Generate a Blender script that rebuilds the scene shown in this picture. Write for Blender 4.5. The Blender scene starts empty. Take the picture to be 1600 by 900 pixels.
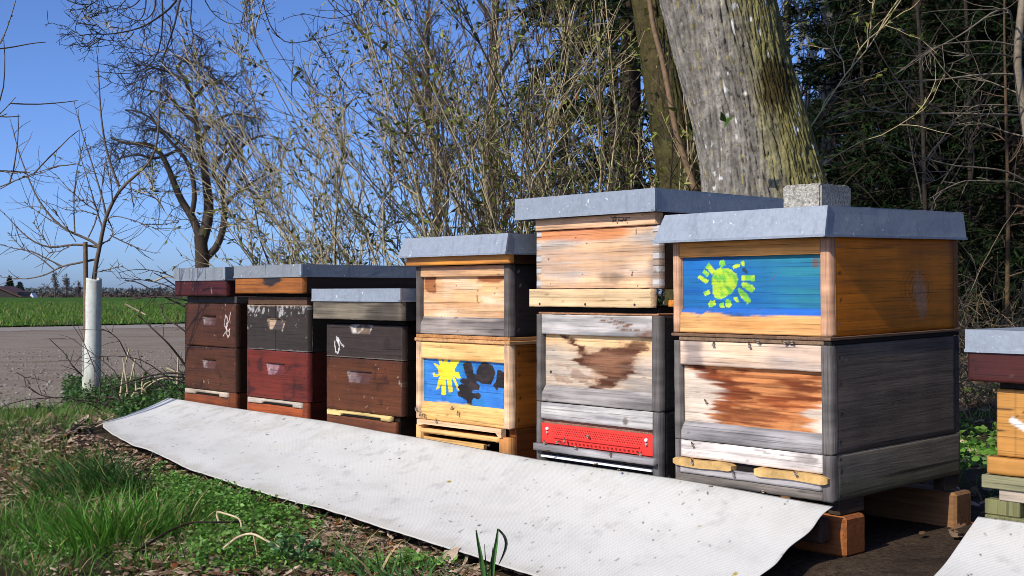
import bpy, bmesh, math, random
import numpy as np
from mathutils import Vector, Matrix

scene = bpy.context.scene
COL = scene.collection
R = math.radians

# ------------------------------------------------------------------ camera, sky, sun, exposure
FPX, HC, CX, CY = 1935.0, 0.60, 800.0, 458.0      # focal length in photo pixels, eye height, horizon
cam_d = bpy.data.cameras.new("camera"); cam = bpy.data.objects.new("camera", cam_d); COL.objects.link(cam)
cam_d.sensor_width = 36.0; cam_d.lens = FPX / 1600 * 36.0
cam_d.clip_start = 0.05; cam_d.clip_end = 3000
cam.location = (0, 0, HC); cam.rotation_euler = (R(90) + math.atan(8 / FPX), 0, 0)
cam_d.dof.use_dof = True; cam_d.dof.focus_distance = 3.1; cam_d.dof.aperture_fstop = 18.0
scene.camera = cam
scene.cycles.filter_width = 0.85

U = np.array([-.671, .742, 0.0]); Vv = np.array([.742, .671, 0.0])   # along the row of hives (away), and into the hives
C0 = np.array([.646, 2.5, 0.0])
SUN_ELEV = 35.0
sun_dir = -(Vv * math.cos(R(3.0)) + (-U) * -math.sin(R(3.0)))           # horizontal direction towards the sun
SUN_STRENGTH, SKY_STRENGTH, EXPOSURE = 3.9, 0.15, 0.1
world = bpy.data.worlds.new("World"); scene.world = world; world.use_nodes = True
nt = world.node_tree; nt.nodes.clear()
sky = nt.nodes.new("ShaderNodeTexSky"); sky.sky_type = 'NISHITA'; sky.sun_disc = False
sky.sun_elevation = R(SUN_ELEV); sky.sun_rotation = math.atan2(sun_dir[0], sun_dir[1])
sky.air_density = 0.6; sky.dust_density = 1.3; sky.ozone_density = 8.0; sky.altitude = 400
bg = nt.nodes.new("ShaderNodeBackground"); bg.inputs[1].default_value = SKY_STRENGTH
ow = nt.nodes.new("ShaderNodeOutputWorld")
tint = nt.nodes.new("ShaderNodeMix"); tint.data_type = 'RGBA'; tint.blend_type = 'MULTIPLY'; tint.inputs[0].default_value = 1.0
tint.inputs[7].default_value = (1.03, 1.02, 1.13, 1)          # the colder, more violet blue of this sky
nt.links.new(sky.outputs[0], tint.inputs[6]); nt.links.new(tint.outputs[2], bg.inputs[0]); nt.links.new(bg.outputs[0], ow.inputs[0])
sl = bpy.data.lights.new("sun", 'SUN'); sl.energy = SUN_STRENGTH; sl.angle = R(0.5); sl.color = (1.0, .945, .83)
so = bpy.data.objects.new("sun", sl); COL.objects.link(so)
sd = Vector((sun_dir[0] * math.cos(R(SUN_ELEV)), sun_dir[1] * math.cos(R(SUN_ELEV)), math.sin(R(SUN_ELEV))))
so.rotation_euler = sd.to_track_quat('Z', 'Y').to_euler()
so.location = (-6, -6, 8)
vs = scene.view_settings
vs.view_transform = 'Standard'; vs.look = 'None'; vs.exposure = EXPOSURE; vs.gamma = 1.0; vs.use_curve_mapping = False

# ------------------------------------------------------------------ helpers
def S(r, g, b):
    f = lambda c: (c / 255 / 12.92) if c / 255 <= .04045 else ((c / 255 + .055) / 1.055) ** 2.4
    return np.array([f(r), f(g), f(b)])

def at(px, py, d):
    return np.array([(px - CX) / FPX * d, d, HC - (py - CY) * d / FPX])

def T(x, e=0.0):
    r = (x - CX) / FPX; X0 = C0[0] - Vv[0] * e; Y0 = C0[1] - Vv[1] * e
    return (X0 - r * Y0) / (-U[0] + r * U[1])

def tv(t, v=0.0, z=0.0):
    return C0 + U * t + Vv * v + np.array([0, 0, z])

def tagp(o, label=None, cat=None, group=None, kind=None):
    if label: o["label"] = label
    if cat: o["category"] = cat
    if group: o["group"] = group
    if kind: o["kind"] = kind
    return o

def empty(name, loc, label=None, cat=None, group=None, rot=(0, 0, 0)):
    o = bpy.data.objects.new(name, None); COL.objects.link(o)
    o.location = loc; o.rotation_euler = rot; o.empty_display_size = .1
    return tagp(o, label, cat, group)

def np_mesh(name, V, F, mat, parent=None, col=None, smooth=False, loc=None):
    V = np.asarray(V, dtype=np.float32); F = np.asarray(F, dtype=np.int32)
    m = bpy.data.meshes.new(name)
    m.vertices.add(len(V)); m.vertices.foreach_set("co", V.ravel())
    k = F.shape[1]
    m.loops.add(F.size); m.loops.foreach_set("vertex_index", F.ravel())
    m.polygons.add(len(F)); m.polygons.foreach_set("loop_start", np.arange(0, F.size, k, dtype=np.int32))
    try: m.polygons.foreach_set("loop_total", np.full(len(F), k, dtype=np.int32))
    except Exception: pass
    if smooth: m.polygons.foreach_set("use_smooth", np.ones(len(F), dtype=bool))
    m.update(calc_edges=True); m.validate()
    if col is not None:
        col = np.asarray(col, dtype=np.float32)
        if col.ndim == 1: col = np.tile(col, (len(V), 1))
        a = m.color_attributes.new("Col", 'FLOAT_COLOR', 'POINT')
        a.data.foreach_set("color", np.hstack([col, np.ones((len(V), 1), np.float32)]).ravel())
    if mat is not None: m.materials.append(mat)
    o = bpy.data.objects.new(name, m); COL.objects.link(o)
    if parent is not None: o.parent = parent
    if loc is not None: o.location = loc
    return o

class MB:
    """collects bevelled boxes and prisms into one mesh with a Col attribute"""
    def __init__(s): s.bm = bmesh.new(); s.cl = s.bm.verts.layers.float_color.new("Col")
    def _paint(s, vs, c):
        for v in vs: v[s.cl] = (c[0], c[1], c[2], 1)
    def box(s, x0, x1, y0, y1, z0, z1, c=(.3, .3, .3), bev=.0015, fn=None):
        vs = [s.bm.verts.new((x, y, z)) for x in (x0, x1) for y in (y0, y1) for z in (z0, z1)]
        if fn:
            for v in vs: v.co = Vector(fn(v.co))
        fs = [s.bm.faces.new([vs[i] for i in q]) for q in ((0,1,3,2),(4,6,7,5),(0,4,5,1),(2,3,7,6),(0,2,6,4),(1,5,7,3))]
        if bev:
            es = list({e for f in fs for e in f.edges})
            r = bmesh.ops.bevel(s.bm, geom=es, offset=bev, segments=1, affect='EDGES', clamp_overlap=True)
            vs = list({v for f in r['faces'] for v in f.verts} | {v for f in fs if f.is_valid for v in f.verts} | {v for v in vs if v.is_valid})
        s._paint([v for v in vs if v.is_valid], c)
        return s
    def prism(s, pts, y0, y1, c):      # outline in x,z extruded along y
        a = [s.bm.verts.new((p[0], y0, p[1])) for p in pts]; b = [s.bm.verts.new((p[0], y1, p[1])) for p in pts]
        n = len(pts)
        s.bm.faces.new(a); s.bm.faces.new(b[::-1])
        for i in range(n): s.bm.faces.new((a[i], b[i], b[(i+1) % n], a[(i+1) % n]))
        s._paint(a + b, c); return s
    def cyl(s, p0, p1, r0, r1, c, n=12):
        p0, p1 = Vector(p0), Vector(p1); q = (p1 - p0).to_track_quat('Z', 'Y')
        A = [s.bm.verts.new(p0 + q @ Vector((r0*math.cos(i*2*math.pi/n), r0*math.sin(i*2*math.pi/n), 0))) for i in range(n)]
        B = [s.bm.verts.new(p1 + q @ Vector((r1*math.cos(i*2*math.pi/n), r1*math.sin(i*2*math.pi/n), 0))) for i in range(n)]
        for i in range(n): s.bm.faces.new((A[i], A[(i+1)%n], B[(i+1)%n], B[i]))
        s.bm.faces.new(A[::-1]); s.bm.faces.new(B); s._paint(A + B, c); return s
    def build(s, name, mat, parent=None, loc=None):
        bmesh.ops.recalc_face_normals(s.bm, faces=s.bm.faces)
        m = bpy.data.meshes.new(name); s.bm.to_mesh(m); s.bm.free(); m.materials.append(mat)
        o = bpy.data.objects.new(name, m); COL.objects.link(o)
        if parent is not None: o.parent = parent
        if loc is not None: o.location = loc
        return o

# numpy value noise
_rs = np.random.default_rng(5); _LAT = _rs.random((256, 256))
def vn(x, y, seed=0):
    x = np.asarray(x, float) + seed * 17.31; y = np.asarray(y, float) + seed * 9.73
    xi = np.floor(x).astype(int); yi = np.floor(y).astype(int); fx = x - xi; fy = y - yi
    fx = fx*fx*(3-2*fx); fy = fy*fy*(3-2*fy)
    g = lambda a, b: _LAT[a & 255, b & 255]
    return (g(xi, yi)*(1-fx) + g(xi+1, yi)*fx)*(1-fy) + (g(xi, yi+1)*(1-fx) + g(xi+1, yi+1)*fx)*fy
def fbm(x, y, seed=0, o=4):
    r = 0; a = .5; t = 0
    for i in range(o):
        r = r + a*vn(x*2**i, y*2**i, seed+i*3); t += a; a *= .55
    return r/t
def sst(a, b, x):
    t = np.clip((x-a)/(b-a), 0, 1); return t*t*(3-2*t)
def mix(c, d, m):
    c = np.asarray(c, float); d = np.asarray(d, float); m = np.asarray(m)[..., None]
    return c*(1-m) + d*m
def inpoly(x, y, poly):
    r = np.zeros(np.shape(x), bool); n = len(poly)
    for i in range(n):
        x1, y1 = poly[i]; x2, y2 = poly[(i+1) % n]
        if y1 == y2: continue
        c = ((y1 > y) != (y2 > y)) & (x < (x2-x1)*(y-y1)/(y2-y1)+x1)
        r ^= c
    return r

# ------------------------------------------------------------------ materials
def newmat(name):
    m = bpy.data.materials.new(name); m.use_nodes = True
    return m, m.node_tree, m.node_tree.nodes["Principled BSDF"]
def N(t, k, **kw):
    n = t.nodes.new(k)
    for a, b in kw.items(): setattr(n, a, b)
    return n
def L(t, a, b): t.links.new(a, b)
def mul(t, a, b, fac=1.0, bt='MULTIPLY'):
    n = N(t, "ShaderNodeMix", data_type='RGBA', blend_type=bt)
    n.inputs[0].default_value = fac; L(t, a, n.inputs[6]); L(t, b, n.inputs[7]); return n.outputs[2]
def ramp(t, src, stops):
    n = N(t, "ShaderNodeValToRGB"); e = n.color_ramp.elements
    while len(e) < len(stops): e.new(.5)
    for q, (p, c) in zip(e, stops):
        q.position = p; q.color = (c, c, c, 1) if np.isscalar(c) else (*c, 1)
    L(t, src, n.inputs[0]); return n.outputs[0]
def noise_n(t, vec, scale, detail=5, rough=.6, dist=0.0):
    n = N(t, "ShaderNodeTexNoise"); n.inputs["Scale"].default_value = scale; n.inputs["Detail"].default_value = detail
    n.inputs["Roughness"].default_value = rough; n.inputs["Distortion"].default_value = dist
    if vec is not None: L(t, vec, n.inputs["Vector"])
    return n.outputs[0]
def objco(t, sc=(1, 1, 1), rnd=True):
    tc = N(t, "ShaderNodeTexCoord"); mp = N(t, "ShaderNodeMapping"); mp.inputs["Scale"].default_value = sc
    if rnd:
        oi = N(t, "ShaderNodeObjectInfo"); mm = N(t, "ShaderNodeMath", operation='MULTIPLY'); mm.inputs[1].default_value = 37.0
        L(t, oi.outputs["Random"], mm.inputs[0]); ad = N(t, "ShaderNodeVectorMath", operation='ADD')
        L(t, tc.outputs["Object"], ad.inputs[0]); L(t, mm.outputs[0], ad.inputs[1]); L(t, ad.outputs[0], mp.inputs[0])
    else: L(t, tc.outputs["Object"], mp.inputs[0])
    return mp.outputs[0]
def bump(t, b, h, strength, dist):
    n = N(t, "ShaderNodeBump"); n.inputs["Strength"].default_value = strength; n.inputs["Distance"].default_value = dist
    L(t, h, n.inputs["Height"]); L(t, n.outputs[0], b.inputs["Normal"]); return n
def attr(t): return N(t, "ShaderNodeAttribute", attribute_name="Col").outputs["Color"]

def wood_mat(name, sc, rough=.8, lo=.62, hi=1.2, bs=.5, coat=0.0, spec=.3):
    m, t, b = newmat(name)
    v = objco(t, sc)
    g = noise_n(t, v, 1.0, 7, .68, .35)
    gr = ramp(t, g, [(.3, lo), (.5, 1.0), (.7, hi)])
    v2 = objco(t, (7, 7, 7)); bl = ramp(t, noise_n(t, v2, 1.5, 4, .6), [(.3, .82), (.65, 1.08)])
    v3 = objco(t, tuple(s*3.2 if s > 20 else s for s in sc))
    fi = ramp(t, noise_n(t, v3, 1.0, 3, .7), [(.30, .42), (.45, 1.0), (.8, 1.10)])
    c = mul(t, mul(t, mul(t, attr(t), gr), bl), fi)
    L(t, c, b.inputs["Base Color"]); b.inputs["Roughness"].default_value = rough
    b.inputs["Specular IOR Level"].default_value = spec
    b.inputs["Coat Weight"].default_value = coat; b.inputs["Coat Roughness"].default_value = .25
    bump(t, b, g, bs, .0025)
    return m
M = {}
for ax, sc in (('x', (3.5, 85, 85)), ('y', (85, 3.5, 85)), ('z', (70, 70, 5))):
    M['raw_' + ax] = wood_mat('weathered_wood_' + ax, sc, .82, .6, 1.2, .55)
    M['var_' + ax] = wood_mat('varnished_wood_' + ax, sc, .55, .66, 1.2, .2, .08, .3)
    M['pnt_' + ax] = wood_mat('painted_wood_' + ax, sc, .6, .86, 1.06, .25, .0, .35)

def metal_mat(name, base, rough=.42, metallic=.8):
    m, t, b = newmat(name)
    vo = N(t, "ShaderNodeTexVoronoi"); vo.inputs["Scale"].default_value = 140; L(t, objco(t), vo.inputs["Vector"])
    sp = ramp(t, vo.outputs["Color"], [(.1, .90), (.9, 1.06)])
    st = ramp(t, noise_n(t, objco(t, (34, 34, 5)), 1.0, 6, .75), [(.30, .74), (.46, 1.0), (.72, 1.05)])
    fl = ramp(t, noise_n(t, objco(t), 95, 2, .5), [(.70, 0.0), (.74, .8)])
    base_n = N(t, "ShaderNodeRGB"); base_n.outputs[0].default_value = (*base, 1)
    c = mul(t, mul(t, base_n.outputs[0], sp), st)
    wn = N(t, "ShaderNodeRGB"); wn.outputs[0].default_value = (.75, .77, .78, 1)
    mx = N(t, "ShaderNodeMix", data_type='RGBA'); L(t, fl, mx.inputs[0]); L(t, c, mx.inputs[6]); L(t, wn.outputs[0], mx.inputs[7])
    L(t, mx.outputs[2], b.inputs["Base Color"]); b.inputs["Metallic"].default_value = metallic
    rr = N(t, "ShaderNodeMapRange"); rr.inputs[3].default_value = rough-.1; rr.inputs[4].default_value = rough+.16
    L(t, noise_n(t, objco(t), 14, 5, .7), rr.inputs[0]); L(t, rr.outputs[0], b.inputs["Roughness"])
    bump(t, b, noise_n(t, objco(t), 5, 2, .5), .10, .006)
    return m
M['zinc'] = metal_mat('galvanised_sheet', (.33, .365, .41), .45, .2)
M['zinc_old'] = metal_mat('old_galvanised_sheet', (.25, .27, .29), .55, .15)

def col_mat(name, rough=.8, spec=.25, nsc=60, lo=.75, hi=1.2, bs=.0, trans=0.0, nd=.004):
    m, t, b = newmat(name)
    n = noise_n(t, objco(t, (1, 1, 1), False), nsc, 5, .65)
    L(t, mul(t, attr(t), ramp(t, n, [(.3, lo), (.7, hi)])), b.inputs["Base Color"])
    b.inputs["Roughness"].default_value = rough; b.inputs["Specular IOR Level"].default_value = spec
    if bs: bump(t, b, n, bs, nd)
    if trans:
        tr = N(t, "ShaderNodeBsdfTranslucent"); mx = N(t, "ShaderNodeMixShader"); mx.inputs[0].default_value = trans
        L(t, attr(t), tr.inputs[0]); L(t, b.outputs[0], mx.inputs[1]); L(t, tr.outputs[0], mx.inputs[2])
        L(t, mx.outputs[0], t.nodes["Material Output"].inputs[0])
    return m
M['bark'] = col_mat('bark', .9, .15, 26, .55, 1.35, .9, nd=.012)
M['twig'] = col_mat('twig_bark', .7, .3, 45, .65, 1.3)
M['leaf'] = col_mat('leaf', .5, .4, 30, .75, 1.2, trans=.28)
M['needle'] = col_mat('needles', .75, .15, 3, .5, 1.4, trans=.1)
M['grass'] = col_mat('grass_blades', .55, .3, 5, .65, 1.3, trans=.3)
M['litter'] = col_mat('dead_leaves', .8, .2, 30, .6, 1.3, trans=.1)
M['stone'] = col_mat('pebbles', .9, .2, 30, .7, 1.25)
M['plain'] = col_mat('plain', .6, .35, 40, .85, 1.1)
M['concrete'] = col_mat('concrete', .95, .15, 170, .35, 1.5, 1.0, nd=.006)
M['bee'] = col_mat('bee', .5, .4, 300, .7, 1.3)

# ------------------------------------------------------------------ boards: a dense front face that carries its own paint and wear
def board(name, parent, a0, a1, z0, z1, n0, n1, colfn, mat, side='front', res=.004, disp=None, edge=.0012, x_side=0.0, rough_edge=.0006, seed=1):
    """front: a = x, n = y (n0 nearest the viewer, n1 back).  right: a = y, outward is +x, n measured inward from x_side.
    colfn(A, B, Un, Vn): metres from left / from top, and the same as 0..1"""
    w, h = a1-a0, z1-z0
    na, nb = max(2, int(w/res)+1), max(2, int(h/res)+1)
    ua, vb = np.meshgrid(np.linspace(0, 1, na), np.linspace(0, 1, nb))
    Am, Bm = ua*w, vb*h
    c = colfn(Am, Bm, ua, vb)
    c = np.broadcast_to(np.asarray(c, float), ua.shape+(3,))
    dep = np.zeros_like(ua)
    if disp is not None: dep = dep + disp(Am, Bm, ua, vb)
    bd = np.zeros_like(ua, bool); bd[0] = bd[-1] = True; bd[:, 0] = bd[:, -1] = True
    dep = dep + bd*edge
    jit = (vn(Am*60, Bm*60, seed)-.5)*2*rough_edge
    Aj = a0 + Am + np.where((ua == 0) | (ua == 1), jit, 0); Zj = z1 - Bm + np.where((vb == 0) | (vb == 1), jit, 0)
    if side == 'front': P = np.stack([Aj, n0+dep, Zj], -1)
    else: P = np.stack([x_side-n0-dep, Aj, Zj], -1)
    idx = np.arange(na*nb).reshape(nb, na)
    q = np.stack([idx[1:, :-1], idx[1:, 1:], idx[:-1, 1:], idx[:-1, :-1]], -1).reshape(-1, 4)
    loop = np.concatenate([idx[0, :], idx[1:, -1], idx[-1, -2::-1], idx[-2:0:-1, 0]])
    P = P.reshape(-1, 3); cc = c.reshape(-1, 3)
    back = P[loop].copy()
    if side == 'front': back[:, 1] = n1
    else: back[:, 0] = x_side-n1
    k = len(P); n = len(loop)
    bi = k+np.arange(n)
    rim = np.stack([loop, np.roll(loop, -1), np.roll(bi, -1), bi], -1)
    # back cap as strips between opposite rim points
    tl = bi[:na]; rt = bi[na:na+nb-1]; bt = bi[na+nb-1:na+nb-1+na-1]; lf = bi[na+nb-1+na-1:]
    bottom = np.concatenate([[rt[-1]], bt])[::-1] if True else None
    cap = np.stack([tl[:-1], tl[1:], bottom[1:], bottom[:-1]], -1)
    # (left and right columns of the rim collapse into the cap ends; hidden against the box)
    Vx = np.vstack([P, back]); Cx = np.vstack([cc, cc[loop]])
    return np_mesh(name, Vx, np.vstack([q, rim, cap]), mat, parent, Cx)

def const(c, var=.12, seed=0, sx=6, sz=40):
    c = np.asarray(c)
    return lambda A, B, u, v: c*(1+var*2*(fbm(A*sx, B*sz, seed)-.5))[..., None]

def dots(c, A, B, pts, r, col):
    for (a, b) in pts:
        m = sst(r, r*.6, np.hypot(A-a, B-b)); c = mix(c, col, m)
    return c
# ------------------------------------------------------------------ the hives
ROW_ROT = math.atan2(-.742, .671)
GAP_SHADE = S(34, 28, 24)  # near-black put into set-back layers for the shade in gaps

class Hive:
    def __init__(s, t, zb, label, v=0.0, pitch=0.0):
        s.zb = zb
        s.o = empty("beehive", tv(t, v, zb), label, "beehive", "beehives standing in a row", rot=(R(pitch), 0, ROW_ROT))
    def board(s, name, par, a0, a1, z0, z1, n0, n1, fn, mat, **k):
        return board(name, par, a0, a1, z0-s.zb, z1-s.zb, n0, n1, fn, M[mat], **k)
    def box(s, name, par, bxs, mat, bev=.0015):
        mb = MB()
        for b in bxs:
            x0, x1, y0, y1, z0, z1, c = b[:7]
            mb.box(x0, x1, y0, y1, z0-s.zb, z1-s.zb, c, b[7] if len(b) > 7 else bev)
        return mb.build(name, M[mat] if isinstance(mat, str) else mat, par)
    def lab(s, o, l): o["label"] = l; return o

def nails_lr(w, h, rows=4, inset=.012, sides=(0, 1)):
    p = []
    for i in range(rows):
        b = h*(.1+.8*i/(rows-1))
        if 0 in sides: p.append((inset+.003*((i*7) % 3), b))
        if 1 in sides: p.append((w-inset-.003*((i*5) % 3), b))
    return p

def side_fn(c, w, h, seed, nails=True, spots=None, var=.18):
    def f(A, B, u, v):
        k = mix(np.asarray(c)*.72, np.asarray(c)*1.25, fbm(A*5, B*32, seed))
        k = k*(1+var*(fbm(A*9, B*9, seed+4)-.5))[..., None]
        if nails:
            for q in nails_lr(w, h, 4):
                k = dots(k, A, B, [q], .0042, S(20, 18, 16)); k = dots(k, A, B, [(q[0]+.001, q[1]-.001)], .0018, S(150, 145, 140))
        for i in range(10):
            rr = np.random.default_rng(seed*31+i); k = dots(k, A, B, [(rr.random()*w, rr.random()*h)], .0016, S(150, 145, 135)*.8)
        if spots: k = spots(A, B, u, v, k)
        return k
    return f

def weather(tan, grey, seed, amt=.5, streak=70):
    """tan wood turning silver grey along the grain"""
    def f(A, B, u, v):
        g = fbm(A*5, B*streak, seed, 5); big = fbm(A*7, B*16, seed+7, 3)
        m = sst(amt-.16, amt+.16, .55*g+.45*big)
        c = mix(grey, tan, m)
        c = c*(1+.35*(fbm(A*9, B*150, seed+3, 3)-.5))[..., None]
        c = mix(c, np.asarray(grey)*.35, sst(.80, .86, fbm(A*22, B*150, seed+5, 3))*.6)
        return c
    return f

TAN = S(214, 172, 128); TAN2 = S(226, 186, 140); SILVER = S(150, 144, 136); SILV2 = S(186, 178, 172); GREYD = S(72, 68, 65)
PINE = S(218, 158, 88); PINE2 = S(190, 124, 62); AMBER = S(150, 84, 22)

def framed_box(H, z0, z1, w, dep, pl, pr, rail, sill, recess, colors, panel_fn, label=None, side=None, sidemat='var_y', res=.0035, sill_fn=None, rail_fn=None):
    """a hive box whose front is a recessed board between two posts, a top rail and a sloping sill"""
    cp, cr, cs, cb = colors
    b = H.box("hive_box", H.o, [(-w, -.0225, recess+.02, dep, z0, z1, cb), (-.023, -.0005, dep-.02, dep-.0006, z0+.001, z1-.001, cb)], sidemat)
    if label: b["label"] = label
    H.board("side_board", b, 0.0207, dep-.021, z0, z1, 0.0, .0215, side, sidemat, side='right', x_side=0.0, res=.006, seed=3)
    H.box("side_board", b, [(-w-.0006, -w+.002, recess+.021, dep+.001, z0, z1, cb)], sidemat)
    zr = z1-rail; zs = z0+sill
    H.board("corner_post", b, -w, -w+pl, z0, z1, 0, recess+.019, const(cp, .5, 2, 8, 60), 'raw_z', res=.004)
    H.board("corner_post", b, -pr, 0, z0, z1, -.0008, .0205, const(cp, .5, 9, 8, 60), 'raw_z', res=.004, seed=5)
    H.board("top_rail", b, -w+pl+.0005, -pr-.0005, zr, z1-.0005, .0015, recess+.018, rail_fn or const(cr, .2, 4), 'raw_x', res=.004)
    H.board("front_panel", b, -w+pl+.0003, -pr-.0003, zs-.004, zr+.004, recess, recess+.0175, panel_fn, 'raw_x' if panel_fn.__name__ != 'paint' else 'pnt_x', res=res)
    # sill: slopes from the panel out to the front
    hgt = sill; slope_h = min(.022, sill*.6)
    def sd(A, B, u, v): return np.where(B < slope_h, (1-B/slope_h)*(recess-.001), 0)
    H.board("sill", b, -w+pl+.0005, -pr-.0005, z0+.0004, zs, .001, recess+.018, sill_fn or const(cs, .3, 6), 'raw_x', res=.0035, disp=sd)
    return b

def plain_box(H, z0, z1, w, dep, fn, cb, mat='var_x', hold=None, notch=None, label=None, res=.0035, y=0.0):
    b = H.box("hive_box", H.o, [(-w, 0, y+.02, dep, z0, z1, cb)], 'var_y')  # cb is darker than the front: side shade put into the colour
    if label: b["label"] = label
    def dp(A, B, u, v):
        d = np.zeros_like(A)
        if hold:      # hand hold: cut deep at the top, running out towards the bottom, narrower below
            cx, ct, hw, hh = hold
            f = np.clip((B-ct)/hh, 0, 1); half = hw*(1-.22*f)
            ins = (np.abs(A-cx) < half) & (B >= ct) & (B <= ct+hh)
            d = np.where(ins, .014*(1-f)*sst(0, .006, half-np.abs(A-cx)), d)
        if notch:
            cx, hw, hh = notch
            ins = (np.abs(A-cx) < hw*(1-.25*np.clip(B/hh, 0, 1))) & (B < hh)
            d = np.where(ins, .013*(1-.7*np.clip(B/hh, 0, 1)), d)
        return d
    H.board("front_board", b, -w, 0, z0+.0004, z1-.0006, y, y+.0195, fn, mat, disp=dp, res=res)
    return b


def rim_and_lid(H, x0, x1, y0, y1, zw0, zw1, zm1, wood_fn, wc, metal, flare=0.0, flare_r=None, label=None, seed=1, lap=.003, wood_mat_='var', seams=()):
    fr = flare if flare_r is None else flare_r
    mb = MB(); zb = H.zb
    # lid: closed sheet body, flaring outwards towards its lower edge
    zm0 = zw1
    n = 14
    bm = mb.bm
    def ring(z, e, er):
        return [(x0-lap-e, y0-lap-e, z), (x1+lap+er, y0-lap-e, z), (x1+lap+er, y1+lap+er, z), (x0-lap-e, y1+lap+er, z)]
    lo = ring(zm0-zb, flare, fr); hi = ring(zm1-zb, 0, 0)
    # subdivided skirts with slight dents
    def wall(p, q, r_, s_, k=22, mrow=5, sd=0):
        P = np.array([p, q, r_, s_], float)
        uu, vv = np.meshgrid(np.linspace(0, 1, k), np.linspace(0, 1, mrow))
        G = (P[0]*(1-uu[..., None])+P[1]*uu[..., None])*(1-vv[..., None])+(P[3]*(1-uu[..., None])+P[2]*uu[..., None])*vv[..., None]
        nr = np.cross(P[1]-P[0], P[3]-P[0]); nr /= np.linalg.norm(nr)
        win = (4*uu*(1-uu))**.5
        G = G+nr*((fbm(uu*6, vv*1.5, sd)-.5)*.003*win)[..., None]
        G[0, :, 2] += (fbm(uu[0]*9, vv[0], sd+2)-.5)*.002*win[0]
        vs = [[bm.verts.new(G[j, i]) for i in range(k)] for j in range(mrow)]
        for j in range(mrow-1):
            for i in range(k-1): bm.faces.new((vs[j][i], vs[j][i+1], vs[j+1][i+1], vs[j+1][i]))
    for i in range(4):
        j = (i+1) % 4
        wall(lo[i], lo[j], hi[j], hi[i], sd=seed*5+i)
    for i in range(4):                      # rolled hem along the lower edge
        p, q_ = Vector(lo[i]), Vector(lo[(i+1) % 4]); nr = Vector((q_-p).yx.to_3d()); nr = Vector((nr.x, -nr.y, 0)).normalized()
        v8 = [bm.verts.new(w_+nr*o_+Vector((0, 0, h_))) for w_ in (p, q_) for o_ in (-.001, .0022) for h_ in (-.001, .0042)]
        for f_ in ((0,1,3,2),(4,6,7,5),(0,4,5,1),(2,3,7,6),(1,5,7,3),(0,2,6,4)): bm.faces.new([v8[k_] for k_ in f_])
    t = [bm.verts.new((p[0], p[1], p[2])) for p in hi]; bm.faces.new(t)
    d = [bm.verts.new((p[0], p[1], zm0-zb+.004)) for p in ring(0, flare*.6, fr*.6)]; bm.faces.new(d[::-1])
    bmesh.ops.remove_doubles(bm, verts=bm.verts, dist=.0004)
    m = mb.build("roof", M[metal], H.o)
    if label: m["label"] = label
    # folded corner seam
    sm = MB(); cA, cB = Vector(lo[1]), Vector(hi[1])
    v8 = [sm.bm.verts.new(w_+Vector((x_, -.0022, 0))+(Vector((0, .006, 0)) if k_ else Vector((0, 0, 0)))) for w_ in (cA, cB) for x_ in (-.009, .0022) for k_ in (0, 1)]
    for f_ in ((0,1,3,2),(4,6,7,5),(0,4,5,1),(2,3,7,6),(1,5,7,3),(0,2,6,4)): sm.bm.faces.new([v8[k_] for k_ in f_])
    sm.build("corner_seam", M['zinc'], m)
    for fx in seams:
        sm = MB(); xs_ = x0+(x1-x0)*fx; e0 = np.array(lo[0])[1]; e1 = np.array(hi[0])[1]
        v8 = [sm.bm.verts.new((xs_+dx_, (e0 if k_ == 0 else e1)-.0018+dy_, (zm0-zb+.002) if k_ == 0 else zm1-zb)) for k_ in (0, 1) for dx_ in (0, .006) for dy_ in (0, .004)]
        for f_ in ((0,1,3,2),(4,6,7,5),(0,4,5,1),(2,3,7,6),(1,5,7,3),(0,2,6,4)): sm.bm.faces.new([v8[k_] for k_ in f_])
        sm.build("sheet_seam", M[metal], m)
    if zw0 < zw1:
        H.box("roof_rim", m, [(x0+.0005, x1-.0005, y0+.02, y1, zw0, zw1+.006, wc)], wood_mat_+'_y')  # wc darker than the front board: shade painted on the rim's sides
        H.board("rim_board", m, x0, x1, zw0, zw1+.006, y0, y0+.0195, wood_fn, wood_mat_+'_x', res=.004)
    return m

# ---- H1: brown, two boxes, maroon rim
def brown_fn(c, seed, wear=.0, scr=None, w=.37, h=.155, hold=None):
    def f(A, B, u, v):
        k = np.asarray(c)*(.78+.5*fbm(A*7, B*26, seed))[..., None]
        k = mix(k, np.asarray(c)*.35, sst(.62, .75, fbm(A*14, B*18, seed+3))*.7)
        k = mix(k, S(170, 150, 130), sst(.80, .86, fbm(A*60, B*60, seed+6, 3))*.8)
        e = np.minimum(np.minimum(A, w-A), np.minimum(B, h-B))
        k = mix(k, np.asarray(c)*.3, sst(.006, .0, e + (fbm(A*40, B*40, seed+8)-.5)*.008)*.8)
        k = dots(k, A, B, nails_lr(w, h, 4, .009), .0024, S(25, 20, 18))
        if hold:
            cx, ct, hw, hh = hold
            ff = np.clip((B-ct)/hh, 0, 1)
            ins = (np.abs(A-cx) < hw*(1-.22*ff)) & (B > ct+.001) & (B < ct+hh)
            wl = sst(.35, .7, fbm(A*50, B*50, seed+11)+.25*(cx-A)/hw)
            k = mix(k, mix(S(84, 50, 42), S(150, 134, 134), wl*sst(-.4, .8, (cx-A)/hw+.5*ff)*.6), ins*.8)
        if scr: k = scr(A, B, u, v, k)
        return k
    return f
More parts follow.
